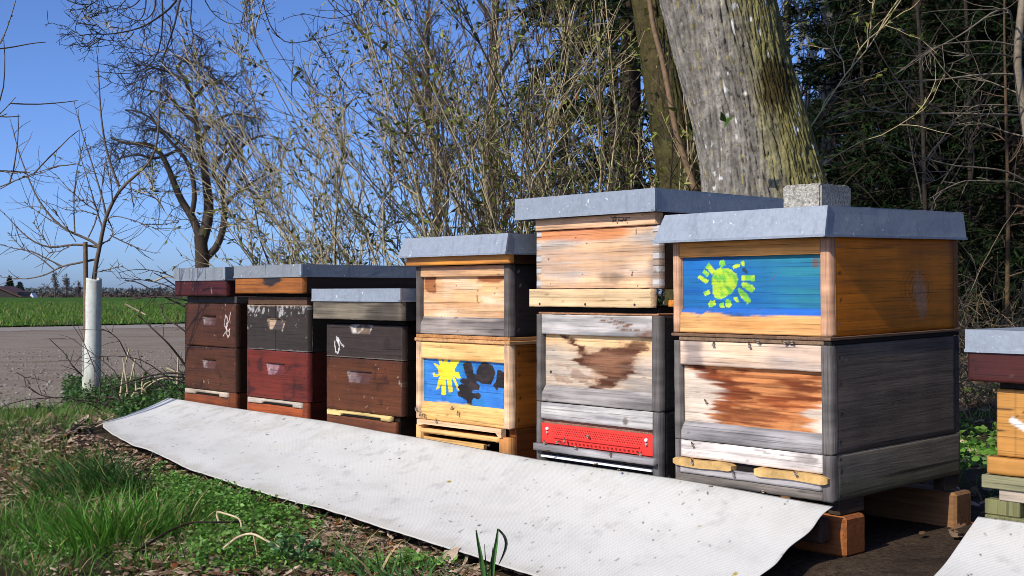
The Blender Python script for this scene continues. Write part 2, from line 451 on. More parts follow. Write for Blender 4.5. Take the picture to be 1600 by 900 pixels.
def strokes(A, B, k, lines, wd, col, seed=0, brk=.42):
    d = np.full(A.shape, 9.)
    for ln in lines:
        for (x1, y1), (x2, y2) in zip(ln[:-1], ln[1:]):
            vx, vy = x2-x1, y2-y1; L2 = vx*vx+vy*vy+1e-12
            t = np.clip(((A-x1)*vx+(B-y1)*vy)/L2, 0, 1)
            d = np.minimum(d, np.hypot(A-x1-t*vx, B-y1-t*vy))
    m = sst(wd, wd*.5, d)*sst(brk-.12, brk+.1, fbm(A*220, B*220, seed, 2)+.12)
    return mix(k, col, m)

def landing(H, par, x0, x1, z0, z1, c, slot, seed=1, y=-.006):
    """entrance block with the flight slot cut low in it"""
    def fn(A, B, u, v):
        k = weather(c, np.asarray(c)*.55, seed, .42)(A, B, u, v)
        s0, s1 = slot
        arch = (u > s0) & (u < s1) & (v > .52+.25*sst(.0, .1, np.minimum(u-s0, s1-u)*-1+.06))
        return mix(k, S(18, 14, 12), arch*1.0)
    def dp(A, B, u, v):
        s0, s1 = slot
        return np.where((u > s0) & (u < s1) & (v > .55), .006, 0)
    return H.board("entrance_block", par, x0, x1, z0, z1, y, .01, fn, 'raw_x', res=.003, disp=dp)

BR = S(78, 43, 22); MAR = S(74, 25, 20); RED = S(104, 38, 24); ORB = S(122, 62, 28)  # bodies and side rims use darkened copies, their shade put into the colour
H = Hive(2.383, .13, "two-box brown beehive with maroon roof rim and chalk scrawl, at the far left")
w, dep = .369, .50
fl = H.box("floor_board", H.o, [(-w, 0, .014, dep, .13, .2545, ORB*.5)], 'var_y')
H.board("front_board", fl, -w, -.045, .13, .236, -.001, .013, const(ORB, .35, 3), 'var_x')
H.board("front_board", fl, -.0445, 0, .13, .2545, 0, .013, const(ORB*.8, .35, 5), 'var_x')
landing(H, fl, -w+.012, -.047, .2368, .2535, S(184, 166, 146), (.25, .82))
hold1 = (.185, .046, .050, .032)
scr = lambda A, B, u, v, k: strokes(A, B, k, [[(.292,.075),(.300,.04),(.312,.05),(.317,.075),(.300,.082),(.296,.078),(.318,.098),(.330,.088)],[(.312,.055),(.306,.1),(.316,.118),(.328,.108),(.326,.088)],[(.306,.07),(.325,.06),(.335,.03)],[(.30,.1),(.285,.112)]], .0022, S(215, 200, 190), 3, .3)
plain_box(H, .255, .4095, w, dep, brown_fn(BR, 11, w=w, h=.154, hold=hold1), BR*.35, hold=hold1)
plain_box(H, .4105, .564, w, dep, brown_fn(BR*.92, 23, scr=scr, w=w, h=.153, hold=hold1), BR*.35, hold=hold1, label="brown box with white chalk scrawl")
H.box("inner_cover", H.o, [(-w+.008, -.004, .006, dep-.01, .565, .589, S(70, 66, 64))], 'raw_y')
rim_and_lid(H, -w-.018, .004-.02, -.03, dep+.02, .589, .645, .690, brown_fn(MAR, 31, w=.385, h=.06), MAR*.5, 'zinc_old', seed=1, seams=(.10, .30, .62))

# ---- H2: grey split upper box over a red box
H = Hive(1.932, .13, "beehive with chipped dark grey upper box over a red lower box, orange roof rim")
w = .373
fl = H.box("floor_board", H.o, [(-w, 0, .014, dep, .13, .2495, RED*.45)], 'var_y')
H.board("front_board", fl, -w, -.0265, .13, .231, -.001, .013, const(S(158, 76, 34), .35, 7), 'var_x')
H.board("front_board", fl, -.026, 0, .13, .2495, 0, .013, const(S(140, 66, 34), .35, 8), 'var_x')
landing(H, fl, -w+.012, -.028, .2318, .2490, S(186, 172, 156), (.28, .85), 3)
def redf(A, B, u, v):
    k = RED*(.82+.36*fbm(A*9, B*20, 41))[..., None]
    k = mix(k, S(60, 26, 20), sst(.56, .68, fbm(A*12, B*22, 45)*.7+.3*fbm(A*3, B*40, 46))*.85*sst(.02, .1, np.abs(u-.55)))
    k = mix(k, S(96, 34, 26), sst(.014, .002, np.minimum(A, w-A)+(fbm(A*30, B*30, 47)-.5)*.01)*.8)
    k = dots(k, A, B, nails_lr(w, .16, 5, .009), .0025, S(30, 18, 15))
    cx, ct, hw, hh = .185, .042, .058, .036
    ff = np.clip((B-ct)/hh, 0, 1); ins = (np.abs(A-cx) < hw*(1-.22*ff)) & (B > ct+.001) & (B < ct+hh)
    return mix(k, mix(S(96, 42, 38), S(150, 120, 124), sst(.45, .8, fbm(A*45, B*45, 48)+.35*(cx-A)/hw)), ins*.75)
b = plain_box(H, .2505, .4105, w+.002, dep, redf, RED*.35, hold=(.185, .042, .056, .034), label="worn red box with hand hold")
def greyf(A, B, u, v):
    k = S(54, 45, 38)*(.75+.5*fbm(A*12, B*12, 51))[..., None]
    chip = fbm(A*70, B*90, 53, 4)*.75+.25*fbm(A*14, B*24, 54, 3)
    reg = np.maximum(sst(.42, .08, v)*sst(.0, .08, np.abs(u-.46)), .35*sst(.3, .95, u)*sst(.75, .3, v))
    reg = np.maximum(reg, .75*sst(.14, .0, u)*sst(.7, .45, v))
    k = mix(k, S(190, 186, 182), sst(.60, .70, chip+.24*reg-.13)*.7)
    k = mix(k, S(200, 196, 190), sst(.975, 1, v+(fbm(A*60, B*20, 55)-.5)*.03)*.8)
    k = mix(k, S(176, 150, 124), sst(.03, .0, v+(fbm(A*40, B*9, 57)-.5)*.03)*.8)
    k = mix(k, S(10, 9, 8), sst(.0028, .0018, np.abs(A-.183)))
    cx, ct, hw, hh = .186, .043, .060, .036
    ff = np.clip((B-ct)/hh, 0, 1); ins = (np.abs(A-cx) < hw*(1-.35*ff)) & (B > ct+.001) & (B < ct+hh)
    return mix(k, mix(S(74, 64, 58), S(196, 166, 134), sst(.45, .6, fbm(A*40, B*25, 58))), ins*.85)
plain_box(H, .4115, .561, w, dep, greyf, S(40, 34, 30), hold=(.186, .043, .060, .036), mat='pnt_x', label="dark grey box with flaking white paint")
H.box("inner_cover", H.o, [(-w+.004, -.006, .002, dep-.01, .562, .588, S(92, 66, 50)), (-w+.02, -.02, .02, dep-.02, .5885, .599, GAP_SHADE)], 'raw_y')
def orim(A, B, u, v):
    k = mix(S(172, 104, 44), S(124, 70, 30), fbm(A*6, B*50, 61))
    p = fbm(A*16, B*60, 63)
    return mix(k, S(52, 44, 42), sst(.5, .62, .5*p+.55*sst(.28, .0, np.abs(u-.55))*sst(1.1, .2, v)))
rim_and_lid(H, -w-.028, .015, -.03, dep+.02, .599, .652, .6915, orim, S(60, 40, 26), 'zinc_old', seed=2, seams=(.47,))

# ---- H3: low brown hive with weathered plank rim
H = Hive(1.435, .13, "lowest brown beehive with grey weathered plank under a pale metal lid")
w = .388
fl = H.box("floor_board", H.o, [(-w+.004, -.028, .014, dep, .13, .2395, S(40, 28, 20))], 'var_y')
H.board("front_board", fl, -w+.002, -.029, .13, .2245, -.001, .013, const(S(100, 56, 32), .4, 17), 'var_x')
landing(H, fl, -w+.010, -.05, .2252, .2415, S(232, 200, 130), (.22, .86), 5)
hold3 = (.175, .038, .066, .034)
plain_box(H, .242, .4035, w, dep, brown_fn(S(88, 47, 22), 71, w=w, h=.161, hold=hold3), S(30, 20, 15), hold=hold3)
def notchf(A, B, u, v):
    k = S(58, 46, 40)*(.75+.5*fbm(A*9, B*20, 81))[..., None]
    ins = (np.abs(A-.185) < .06*(1-.25*np.clip(B/.026, 0, 1))) & (B < .026)
    k = mix(k, mix(S(120, 98, 82), S(204, 196, 186), sst(.42, .6, fbm(A*40, B*40, 83))), ins*.85)
    k = strokes(A, B, k, [[(.045,.055),(.05,.085),(.064,.09),(.07,.07),(.066,.045),(.055,.04),(.07,.05),(.082,.062),(.094,.068)],[(.064,.05),(.055,.048),(.068,.06),(.072,.08)]], .0026, S(226, 222, 218), 5, .3)
    k = mix(k, S(190, 180, 168), sst(.972, 1, v+(fbm(A*30, B*9, 85)-.5)*.04)*.7)
    k = mix(k, S(44, 34, 30), sst(.022, .008, np.hypot((A-.315)*.9, B-.05)+(fbm(A*60, B*60, 86)-.5)*.01)*.8)
    return dots(k, A, B, nails_lr(w, .1, 4, .009), .0024, S(22, 18, 16))
plain_box(H, .4045, .506, w, dep, notchf, S(34, 26, 22), notch=(.185, .06, .026), label="dark brown box with white scrawl")
H.box("inner_cover", H.o, [(-w+.012, -.012, .02, dep-.02, .507, .5205, GAP_SHADE)], 'raw_y')  # recessed near-black layer paints the shaded gap under the roof
rim_and_lid(H, -w-.030, .034, -.03, dep-.02, .521, .576, .6135, weather(S(134, 122, 104), S(82, 74, 64), 91, .5), S(40, 34, 30), 'zinc', seed=3, wood_mat_='raw')

# ---- painting helpers
def pix2uv(poly, x0, y0, sc, tl, tr, br, bl):
    """outline read off an enlargement of the photo -> the board's own 0..1 coordinates"""
    out = []
    t0, t1 = T(tl[0]), T(tr[0])
    for (a, b) in poly:
        px, py = x0+a/sc, y0+b/sc
        u = (t0-T(px))/(t0-t1); f = (px-tl[0])/(tr[0]-tl[0])
        yt = tl[1]+(tr[1]-tl[1])*f; yb = bl[1]+(br[1]-bl[1])*f
        out.append((u, (py-yt)/(yb-yt)))
    return out
def brush(A, B, u, v, k, polys, col, seed, jit=.012, sx=1.0, tex=None):
    du = (fbm(A*90, B*90, seed, 3)-.5)*jit; dv = (fbm(A*90, B*90, seed+5, 3)-.5)*jit*2.6
    m = np.zeros_like(u, bool)
    for p in polys: m |= inpoly(u+du, v+dv, p)
    c = np.asarray(col) if tex is None else tex
    return mix(k, c, m*1.0)

# ---- H4: sun and black tree picture on a blue board
H = Hive(.973, .13, "beehive with a blue board painted with yellow sun and black tree")
w, dep = .397, .50
side4 = side_fn(S(176, 100, 32), dep, .22, 101)
PC = ((662, 561), (787, 570), (787, 642), (662, 626))
conv = lambda P: pix2uv(P, 650, 550, 9.0, *PC)
sun_rays = [conv(p) for p in [
 [(310,230),(345,190),(420,170),(480,190),(520,250),(530,320),(500,380),(440,410),(370,400),(320,360),(300,300)],
 [(300,135),(345,130),(385,230),(330,240)],[(385,118),(430,118),(420,220),(370,220)],[(480,135),(610,145),(555,215),(510,280),(455,230)],
 [(238,188),(268,188),(335,245),(315,285)],[(225,305),(258,308),(268,335),(330,335),(315,362),(235,368)],
 [(315,370),(375,390),(315,520),(272,530)],[(345,385),(405,390),(408,605),(348,598)],[(415,385),(480,385),(497,560),(447,577)],
 [(480,360),(525,375),(595,545),(570,548)],[(515,305),(580,305),(605,390),(560,395),(500,345)]]]
black = [conv(p) for p in [
 [(635,210),(655,190),(700,172),(750,190),(770,260),(778,330),(820,350),(838,420),(818,450),(862,490),(852,555),(800,550),(762,560),(765,582),(850,590),(882,630),(852,675),(775,660),(757,690),(765,765),(700,765),(690,690),(640,660),(568,620),(562,570),(600,562),(568,510),(590,470),(645,472),(605,450),(593,410),(640,390),(688,392),(668,330),(645,260)],
 [(818,310),(850,230),(905,183),(970,190),(1040,240),(1072,320),(1050,420),(1010,482),(900,468),(828,430)],
 [(1100,275),(1150,300),(1260,355),(1260,528),(1110,528),(1098,565),(1035,500),(1080,440)]]]
def pic4():
    def paint(A, B, u, v):
        k = mix(S(40, 104, 190), S(70, 150, 222), fbm(A*14, B*60, 111))
        k = mix(k, S(24, 120, 160), sst(.5, .68, fbm(A*9, B*9, 113))*.6+.7*sst(.05, 0, u))
        k = mix(k, S(28, 88, 176), sst(.55, .7, fbm(A*30, B*14, 114))*.5)
        k = brush(A, B, u, v, k, sun_rays, None, 115, .012, tex=mix(S(242, 226, 60), S(226, 196, 40), fbm(A*60, B*60, 116)))
        k = brush(A, B, u, v, k, black, None, 117, .010, tex=mix(S(34, 28, 28), S(58, 46, 44), sst(.4, .7, fbm(A*30, B*80, 118))))
        k = mix(k, S(226, 196, 130), sst(.94, .98, v+(fbm(A*30, B*9, 119)-.5)*.08)*sst(.1, .3, u)*sst(.62, .5, u)*.8)
        return k
    return paint
fl = H.box("floor_board", H.o, [(-w, -w+.03, .024, dep, .13, .2445, S(120, 76, 34)), (-.03, -.0005, .024, dep, .13, .2445, S(120, 66, 26)), (-w+.0305, -.0305, .12, dep, .132, .2435, S(30, 22, 16))], 'var_y')  # last piece is a dark set-back filler for the shaded opening
H.board("corner_post", fl, -w+.001, -w+.0255, .13, .228, -.001, .0235, const(S(226, 176, 112), .4, 3, 8, 50), 'raw_z')
H.board("corner_post", fl, -.0405, -.001, .13, .2225, -.001, .0235, const(S(196, 134, 76), .4, 4, 8, 50), 'raw_z')
def lb4(A, B, u, v): return mix(weather(S(226, 182, 136), S(196, 160, 128), 125, .45)(A, B, u, v), S(60, 44, 34), sst(.013, .010, B)*0)
mbx = MB(); zz = .2445-H.zb
mbx.prism([(-w+.014, zz), (-.024, zz), (-.024, zz-.0225), (-.035, zz-.0225), (-.047, zz-.012), (-w+.04, zz-.012), (-w+.028, zz-.0165), (-w+.014, zz-.0165)], -.007, .010, S(224, 184, 142)); mbx.build("entrance_block", M['raw_x'], fl)
H.board("flight_board", fl, -w+.027, -.041, .2080, .2195, -.005, .05, weather(S(232, 184, 118), S(210, 156, 92), 127, .4), 'raw_x')
H.box("floor_rail", fl, [(-w+.027, -.11, .006, .02, .182, .196, S(220, 172, 104))], 'raw_x')
framed_box(H, .245, .4645, w, dep, .021, .021, .048, .052, .012, (S(214, 176, 140), S(236, 188, 122), S(234, 184, 112), S(110, 60, 22)), pic4(),
   label="lower box with yellow sun and black tree painted on blue", side=side4, res=.0022,
   rail_fn=weather(S(238, 190, 122), S(226, 166, 92), 121, .35), sill_fn=weather(S(236, 186, 112), S(214, 150, 78), 123, .38))
H.box("inner_cover", H.o, [(-w-.002, .004, -.004, dep, .4652, .4745, S(206, 156, 104)), (-w+.001, .001, 0, dep, .4751, .4846, S(196, 138, 84))], 'raw_y')
def p41(A, B, u, v):
    k = weather(S(240, 188, 132), S(222, 176, 134), 131, .5, 45)(A, B, u, v)
    k = mix(k, S(238, 210, 178), sst(.55, .72, fbm(A*9, B*30, 133))*.6)
    st = sst(.1, .03, np.abs(u-.07-.05*fbm(A*3, B*22, 134)))*sst(.6, .3, v); st = np.maximum(st, sst(.24, .06, np.hypot((u-.84)*.8, (v-.06)*1.1)))
    k = mix(k, S(140, 66, 26), sst(.45, .62, .55*fbm(A*14, B*70, 135)+.5*st)*.85)
    k = mix(k, S(200, 130, 74), sst(.5, .62, fbm(A*4, B*60, 136))*.4)
    return mix(k, S(80, 50, 34), sst(.83, .88, fbm(A*70, B*70, 137, 3)))
framed_box(H, .4855, .675, w, dep, .018, .021, .03, .05, .013, (S(92, 84, 80), S(204, 164, 124), S(150, 140, 132), S(32, 26, 24)), p41,
   label="upper box with dark sides and stained pale front board", side=side_fn(S(52, 44, 40), dep, .19, 103), sidemat='raw_y',
   rail_fn=weather(S(226, 176, 126), S(176, 138, 112), 138, .45), sill_fn=weather(S(170, 156, 146), S(108, 100, 96), 139, .5))
rim_and_lid(H, -w-.020, .018, -.02, dep+.02, .677, .701, .755, weather(PINE2, S(226, 150, 62), 141, .5), S(70, 44, 22), 'zinc', flare=.014, flare_r=.004, seed=4)

# ---- H5: tallest, with ledge and red entrance plate
H = Hive(.460, .14, "tallest beehive with finger-jointed pale top box and red entrance plate")
w, dep = .411, .52
GS = S(58, 52, 50)
def fp(A, B, u, v):
    k = weather(S(196, 190, 184), S(134, 130, 130), 151, .5)(A, B, u, v)
    return dots(k, A, B, [(.29, .028)], .011, S(120, 112, 106))
fl = H.box("floor_board", H.o, [(-w, -.0225, .03, dep, .15, .3255, GS), (-w+.012, -.024, .012, .0295, .2675, .3, S(150, 110, 90))], 'raw_y')
H.board("side_board", fl, 0.0207, dep, .15, .3255, 0, .0215, side_fn(S(46, 42, 41), dep, .17, 153), 'raw_y', side='right', res=.006)
H.board("corner_post", fl, -w, -w+.0145, .15, .3255, 0, .028, const(S(110, 104, 100), .5, 3, 8, 50), 'raw_z')
H.board("corner_post", fl, -.02, 0, .15, .3255, -.0008, .0205, const(S(96, 92, 90), .5, 4, 8, 50), 'raw_z')
H.board("front_board", fl, -w+.015, -.0205, .2835, .325, .001, .02, fp, 'raw_x')
def redp(A, B, u, v):
    k = np.broadcast_to(S(232, 58, 48), A.shape+(3,))*(.92+.16*fbm(A*20, B*40, 155))[..., None]
    return mix(k, S(60, 10, 10), hole(A, B)*.75)  # dark inside the holes put into the colour over shallow dents
def hole(A, B):
    m = np.zeros(A.shape)
    for r in range(4):
        b = .0105+.0052*r; off = .004*(r % 2)
        q = (A-off+.004) % .008-.004
        m = np.maximum(m, ((np.hypot(q, B-b) < .0019) & (A > .036) & (A < .34)))
    m = np.maximum(m, (((A+.0038) % .0135 < .0068) & (A > .045) & (A < .338) & (B > .0425) & (B < .0485)))
    for cx in (.021, .353): m = np.maximum(m, (np.abs(A-cx) < .0022) & (B > .012) & (B < .032))
    return m*1.0
pl = H.board("entrance_plate", fl, -w+.016, -.0215, .2225, .2725, .004, .0075, redp, 'pnt_x', res=.00115, disp=lambda A, B, u, v: hole(A, B)*.0028, edge=.0003)
pl["label"] = "red perforated entrance plate"
pl.data.materials[0] = M['plain']
mb = MB()
mb.cyl((-w+.062, .0015, .2395-H.zb), (-.062, .0015, .2395-H.zb), .0022, .0022, S(226, 52, 44), 8)
mb.build("stop_bar", M['plain'], pl)
for cx in (.021, .353):
    x = -w+.016+cx; mb = MB(); mb.cyl((x, .0045, .259-H.zb), (x, .0005, .259-H.zb), .0046, .004, S(226, 226, 228), 12)
    mb.cyl((x, .0045, .2495-H.zb), (x, .0015, .2495-H.zb), .0034, .003, S(170, 160, 160), 10); mb.build("screw", M['plain'], pl)
H.board("flight_board", fl, -w+.004, -.003, .2045, .2215, -.016, .0028, weather(S(170, 166, 164), S(110, 106, 106), 157, .5), 'raw_x', res=.004)
H.box("slide_tray", fl, [(-w+.018, -.022, -.002, .02, .187, .192, S(236, 236, 236), .0006)], M['plain'])
H.box("floor_rail", fl, [(-w+.0155, -.0215, .008, .024, .1955, .2035, S(52, 46, 44))], 'raw_x')
def p52(A, B, u, v):
    k = weather(S(208, 186, 162), S(160, 150, 142), 161, .46, 55)(A, B, u, v)
    k = mix(k, S(240, 196, 138), sst(.42, .1, v-.12*u+.25*(fbm(A*9, B*20, 163)-.5))*.85)
    outer = [(.17,.02),(.24,.06),(.36,.30),(.50,.30),(.72,.22),(.98,.10),(.97,.22),(.88,.34),(.80,.52),(.83,.62),(.72,.78),(.60,.94),(.46,.97),(.40,.88),(.56,.80),(.52,.72),(.36,.64),(.31,.5),(.30,.38),(.24,.24)]
    du = (fbm(A*8, B*130, 165, 4)-.5)*.26+(fbm(A*60, B*160, 166, 3)-.5)*.08; dv = (fbm(A*20, B*60, 167, 4)-.5)*.26
    sh = [(dx, dy) for dx in (-.012, 0, .012) for dy in (-.02, 0, .02)]
    m = sum(inpoly(u+du+a_, v+dv+b_, outer)*1.0 for a_, b_ in sh)/9
    inner = sum(inpoly(u+du*.7+a_*3, v+dv*.7+b_*3, [(.42,.36),(.80,.30),(.84,.40),(.66,.56),(.74,.66),(.56,.68),(.42,.58)])*1.0 for a_, b_ in sh)/9
    k = mix(k, S(172, 124, 88), sst(.1, .6, sum(inpoly(u+du+a_*4, v+dv+b_*4, outer)*1.0 for a_, b_ in sh)/9)*.6)
    k = mix(k, mix(S(66, 32, 20), S(98, 56, 34), fbm(A*30, B*90, 169)), m*(.62+.38*sst(.35, .6, fbm(A*5, B*140, 172, 4))))
    k = mix(k, S(150, 104, 76), inner*.8*sst(.3, .6, fbm(A*6, B*120, 174, 4)+.12))
    tri = inpoly(u+du, v+dv, [(.16,.0),(.26,.0),(.34,.3),(.28,.3)])*1.0
    k = mix(k, S(74, 40, 26), tri*.6)
    k = mix(k, S(128, 82, 54), sst(.58, .68, fbm(A*20, B*60, 170))*sst(.5, .7, v)*.5)
    return dots(k, A, B, [(.02, .1)], .005, S(30, 24, 20))
def r52(A, B, u, v):
    k = weather(S(206, 198, 192), S(150, 146, 144), 171, .5)(A, B, u, v)
    m = sst(.6, .72, .45*fbm(A*16, B*60, 173)+.55*sst(.45, 1.0, u)*sst(.2, .9, v*.5+u*.5))
    k = mix(k, S(122, 78, 50), m*.9)
    return strokes(A, B, k, [[(.2,.01),(.23,.014),(.26,.022),(.30,.026)],[(.24,.008),(.27,.016),(.31,.022)],[(.26,.03),(.3,.034),(.33,.033)]], .0022, S(130, 88, 60), 7, .45)
framed_box(H, .327, .547, w, dep, .0165, .022, .05, .042, .016, (S(98, 92, 88), SILVER, SILVER, S(36, 32, 30)), p52,
   label="lower box with dark splash-shaped stain on its front", side=side_fn(S(54, 49, 47), dep, .22, 181), sidemat='raw_y', res=.0025, rail_fn=r52,
   sill_fn=weather(S(168, 160, 154), S(120, 114, 112), 183, .5))
H.box("inner_cover", H.o, [(-w+.005, -.004, .002, dep-.01, .5475, .553, S(180, 130, 94)), (-w+.012, -.012, .014, dep-.02, .5535, .566, GAP_SHADE), (.001, .024, .03, dep-.02, .568, .584, S(206, 130, 50))], 'raw_y')
def p51(A, B, u, v):
    k = weather(S(232, 190, 148), S(186, 172, 160), 191, .50, 60)(A, B, u, v)
    k = mix(k, S(214, 128, 70), sst(.5, .75, .55*fbm(A*4, B*50, 193)+.62*sst(.34, .02, v)*sst(1.0, .55, u))*.8)
    k = mix(k, S(198, 148, 106), sst(.52, .66, fbm(A*3, B*70, 195))*.5)
    k = mix(k, S(120, 102, 88), sst(.5, .72, .5*fbm(A*12, B*40, 197)+.5*sst(.35, .0, np.hypot((u-.66)*.9, (v-.86)*1.3)))*.7)
    k = mix(k, S(128, 118, 112), sst(.5, .75, .5*fbm(A*10, B*50, 198)+.5*np.maximum(sst(.12, 0, u)*sst(.3, .9, v), sst(.8, 1.0, u)*sst(.1, .35, v)))*.7)
    k = mix(k, S(70, 50, 38), sst(.80, .86, fbm(A*80, B*80, 199, 3)))
    ends = np.maximum(u < .046, u > .954); fing = ((B/.0155).astype(int) % 2 == 0)
    k = mix(k, S(196, 192, 190), (ends & fing)*.85*sst(.3, .5, fbm(A*30, B*30, 201)+.15))
    k = mix(k, S(90, 78, 70), ends*1.0*sst(.0012, .0004, np.minimum(B % .0155, .0155-B % .0155)))
    return k
b = plain_box(H, .6105, .757, w, dep, p51, S(74, 60, 50), mat='raw_x', res=.0025, label="pale top box with finger joints at its corners")
b.data.materials[0] = M['raw_y']
b = H.board("ledge", H.o, -w-.006, -.008, .566, .6098, -.02, -.0006, weather(S(228, 194, 148), S(214, 176, 130), 203, .4), 'raw_x', res=.004)
for a in (.04, .20, .36):
    mb = MB(); mb.cyl((-w-.006+a, -.0202, .573-H.zb), (-w-.006+a, -.0212, .573-H.zb), .0032, .003, S(60, 55, 52), 8); mb.build("nail", M['plain'], b)
def strip5(A, B, u, v):
    k = weather(S(232, 186, 146), S(214, 166, 128), 205, .45)(A, B, u, v)
    zz = []
    x = .268
    for i, (hh, dx) in enumerate([(.007,.004),(.004,.005),(.010,.005),(-.004,.004),(.006,.003),(.004,.004),(.005,.004),(.004,.004),(.006,.004),(.005,.005),(.008,.004),(-.004,.005)]):
        zz += [(x, .018), (x+dx*.5, .018-hh)]; x += dx
    return strokes(A, B, k, [zz, [(.262,.004),(.27,.009),(.28,.003)], [(.27,.0065),(.325,.010)]], .0013, S(30, 24, 22), 9, .2)
H.board("cover_strip", H.o, -w+.004, -.006, .7578, .7862, -.0075, .02, strip5, 'raw_x', res=.0018)
H.box("inner_cover", H.o, [(-w+.004, -.004, .0205, dep, .7578, .7868, S(60, 46, 38))], 'raw_y')
rim_and_lid(H, -w-.046, .010, -.026, dep+.03, .787, .787, .8395, None, None, 'zinc', seed=5)

# ---- H6: the big one on the right, green sun on blue
H = Hive(0.0, .176, "largest beehive with a green sun painted on a blue board, orange varnished side", pitch=1.0)
w, dep = .412, .52
def fl6(A, B, u, v):
    k = weather(S(226, 214, 204), S(168, 162, 162), 211, .42)(A, B, u, v)
    return mix(k, S(120, 110, 104), sst(.55, .7, fbm(A*12, B*40, 213))*sst(.55, 1.0, u)*.7)
fl = H.box("floor_board", H.o, [(-w, -.0225, .022, dep, .176, .2705, GS)], 'raw_y')
def mossy(A, B, u, v, k):
    k = mix(k, S(74, 82, 42), sst(.35, .95, v+.5*(fbm(A*8, B*14, 217)-.5))*.55)
    return mix(k, k*.3, sst(.0022, .0008, np.abs(B-.06-.004*u))[:, :])
H.board("side_board", fl, 0.0207, dep, .176, .2705, 0, .0215, side_fn(S(140, 128, 108), dep, .094, 219, spots=mossy), 'raw_y', side='right', res=.005)
H.board("corner_post", fl, -w, -w+.016, .176, .2705, 0, .021, const(S(120, 112, 108), .5, 3, 8, 50), 'raw_z')
H.board("corner_post", fl, -.022, 0, .176, .2705, -.0008, .0205, const(S(98, 92, 90), .5, 4, 8, 50), 'raw_z')
H.board("front_board", fl, -w+.0165, -.0225, .2325, .2700, .001, .02, fl6, 'raw_x')
H.box("gap_shade_fill", fl, [(-w+.0165, -.0225, .012, .021, .2085, .2324, S(26, 22, 20), 0)], 'raw_x')  # near-black filler standing for the shaded flight opening
H.board("flight_board", fl, -w+.0165, -.0245, .197, .2155, -.0035, .0115, weather(S(176, 170, 168), S(126, 122, 122), 221, .5), 'raw_x')
H.board("base_bar", fl, -w+.001, -.0225, .1765, .1962, -.001, .02, weather(S(132, 122, 112), S(84, 78, 74), 223, .5), 'raw_x')
def foam(x0, x1, sd):
    n = 26; up = []; dn = []
    for i in range(n):
        f = i/(n-1); x = x0+(x1-x0)*f
        en = .55+.45*min(1, min(f, 1-f)*16)**.5
        up.append((x, .2215+.0085*en+.0012*math.sin(f*9+sd)-H.zb)); dn.append((x, .2215-.0085*en+.0012*math.sin(f*7+sd*2)-H.zb))
    mb = MB(); mb.prism(up+dn[::-1], -.010, .0105, S(212, 172, 110)); return mb.build("foam_strip", M['litter'], fl)
foam(-w+.002, -w+.165, 1.0); foam(-.186, -.004, 2.2)
def p62(A, B, u, v):
    k = weather(S(226, 206, 184), S(192, 172, 156), 231, .4, 60)(A, B, u, v)
    s1 = fbm(A*2.6, B*150, 233, 4)-.5; s2 = fbm(A*9, B*60, 235, 5)-.5; s3 = fbm(A*40, B*180, 236, 3)-.5
    uu = u+.42*s1+.14*s2+.05*s3; vv2 = v+.12*s2+.25*(fbm(A*6, B*8, 237)-.5)
    lft = np.interp(v, [0, .10, .2, .35, .5, .62, .75, .88, 1], [.02, .06, .22, .30, .30, .26, .28, .16, .30])
    wet = sst(-.02, .05, uu-lft); rgt = np.interp(v, [0, .4, .6, .8, 1], [1.3, 1.2, .96, .92, .86]); wet = wet*sst(.05, -.05, uu-rgt)
    k = mix(k, mix(S(224, 152, 88), S(198, 116, 58), np.clip(.5+.35*s2+1.6*(fbm(A*5, B*14, 238)-.5), 0, 1)), wet*.95)
    def dk(cx, cy, rx, ry, rot=0.0, th=.0):
        x = uu-cx; y = (vv2-cy)-rot*x; q = np.hypot(x/rx, y/ry)*.78+.7*s3+.5*s1; return sst(1.1, .35, q)
    m = np.maximum.reduce([dk(.40, .42, .13, .40), dk(.30, .22, .20, .13, .6), dk(.50, .80, .30, .16)*.75, dk(.36, .70, .12, .25)*.9])
    m2 = np.maximum.reduce([dk(.80, .42, .20, .12, -.55), dk(.90, .18, .14, .14), dk(.70, .56, .16, .12)*.9])
    k = mix(k, mix(S(96, 36, 10), S(148, 66, 24), np.clip(.5+2*s2, 0, 1)), np.clip(np.maximum(m, m2), 0, 1)*.88)
    tail = sst(1.1, .5, np.hypot((uu-.13)/.12, (v-.06-.5*(u-.10))/.07)+1.2*s3)
    k = mix(k, S(90, 36, 14), tail*.85)
    rim = sst(.05, .0, np.abs(uu-lft-.015))*sst(.15, .3, v)
    k = mix(k, S(126, 54, 20), rim*.55); k = mix(k, S(104, 44, 18), sst(.035, .0, np.abs(v-.93+.10*(.5-u)+.10*s2))*sst(.15, .3, u)*sst(.8, .6, u)*.8)
    k = mix(k, S(88, 36, 12), sst(.56, .70, fbm(A*3.5, B*170, 240, 4)+.16*np.maximum(m, m2)-.03)*wet*.5)
    return dots(k, A, B, [(.03, .10), (.14, .14), (.16, .148), (.21, .146)], .003, S(236, 200, 160))
def r62(A, B, u, v):
    k = weather(S(226, 196, 170), S(176, 166, 162), 241, .44)(A, B, u, v)
    k = mix(k, S(128, 120, 122), sst(.5, .7, .5*fbm(A*10, B*30, 243)+.5*np.exp(-(((u-.1)/.1)**2)))*.7)
    return mix(k, S(236, 196, 156), .6*np.exp(-(((u-.42)/.22)**2))*sst(.3, .6, fbm(A*4, B*60, 244)))
framed_box(H, .2715, .4935, w, dep, .0165, .0225, .054, .042, .015, (S(108, 102, 98), SILVER, SILVER, S(70, 66, 64)), p62,
   label="grey weathered box with a wet orange-brown stain", side=side_fn(S(122, 108, 92), dep, .222, 245, var=.5), sidemat='raw_y', res=.0025, rail_fn=r62,
   sill_fn=weather(S(164, 158, 156), S(122, 118, 118), 247, .5))
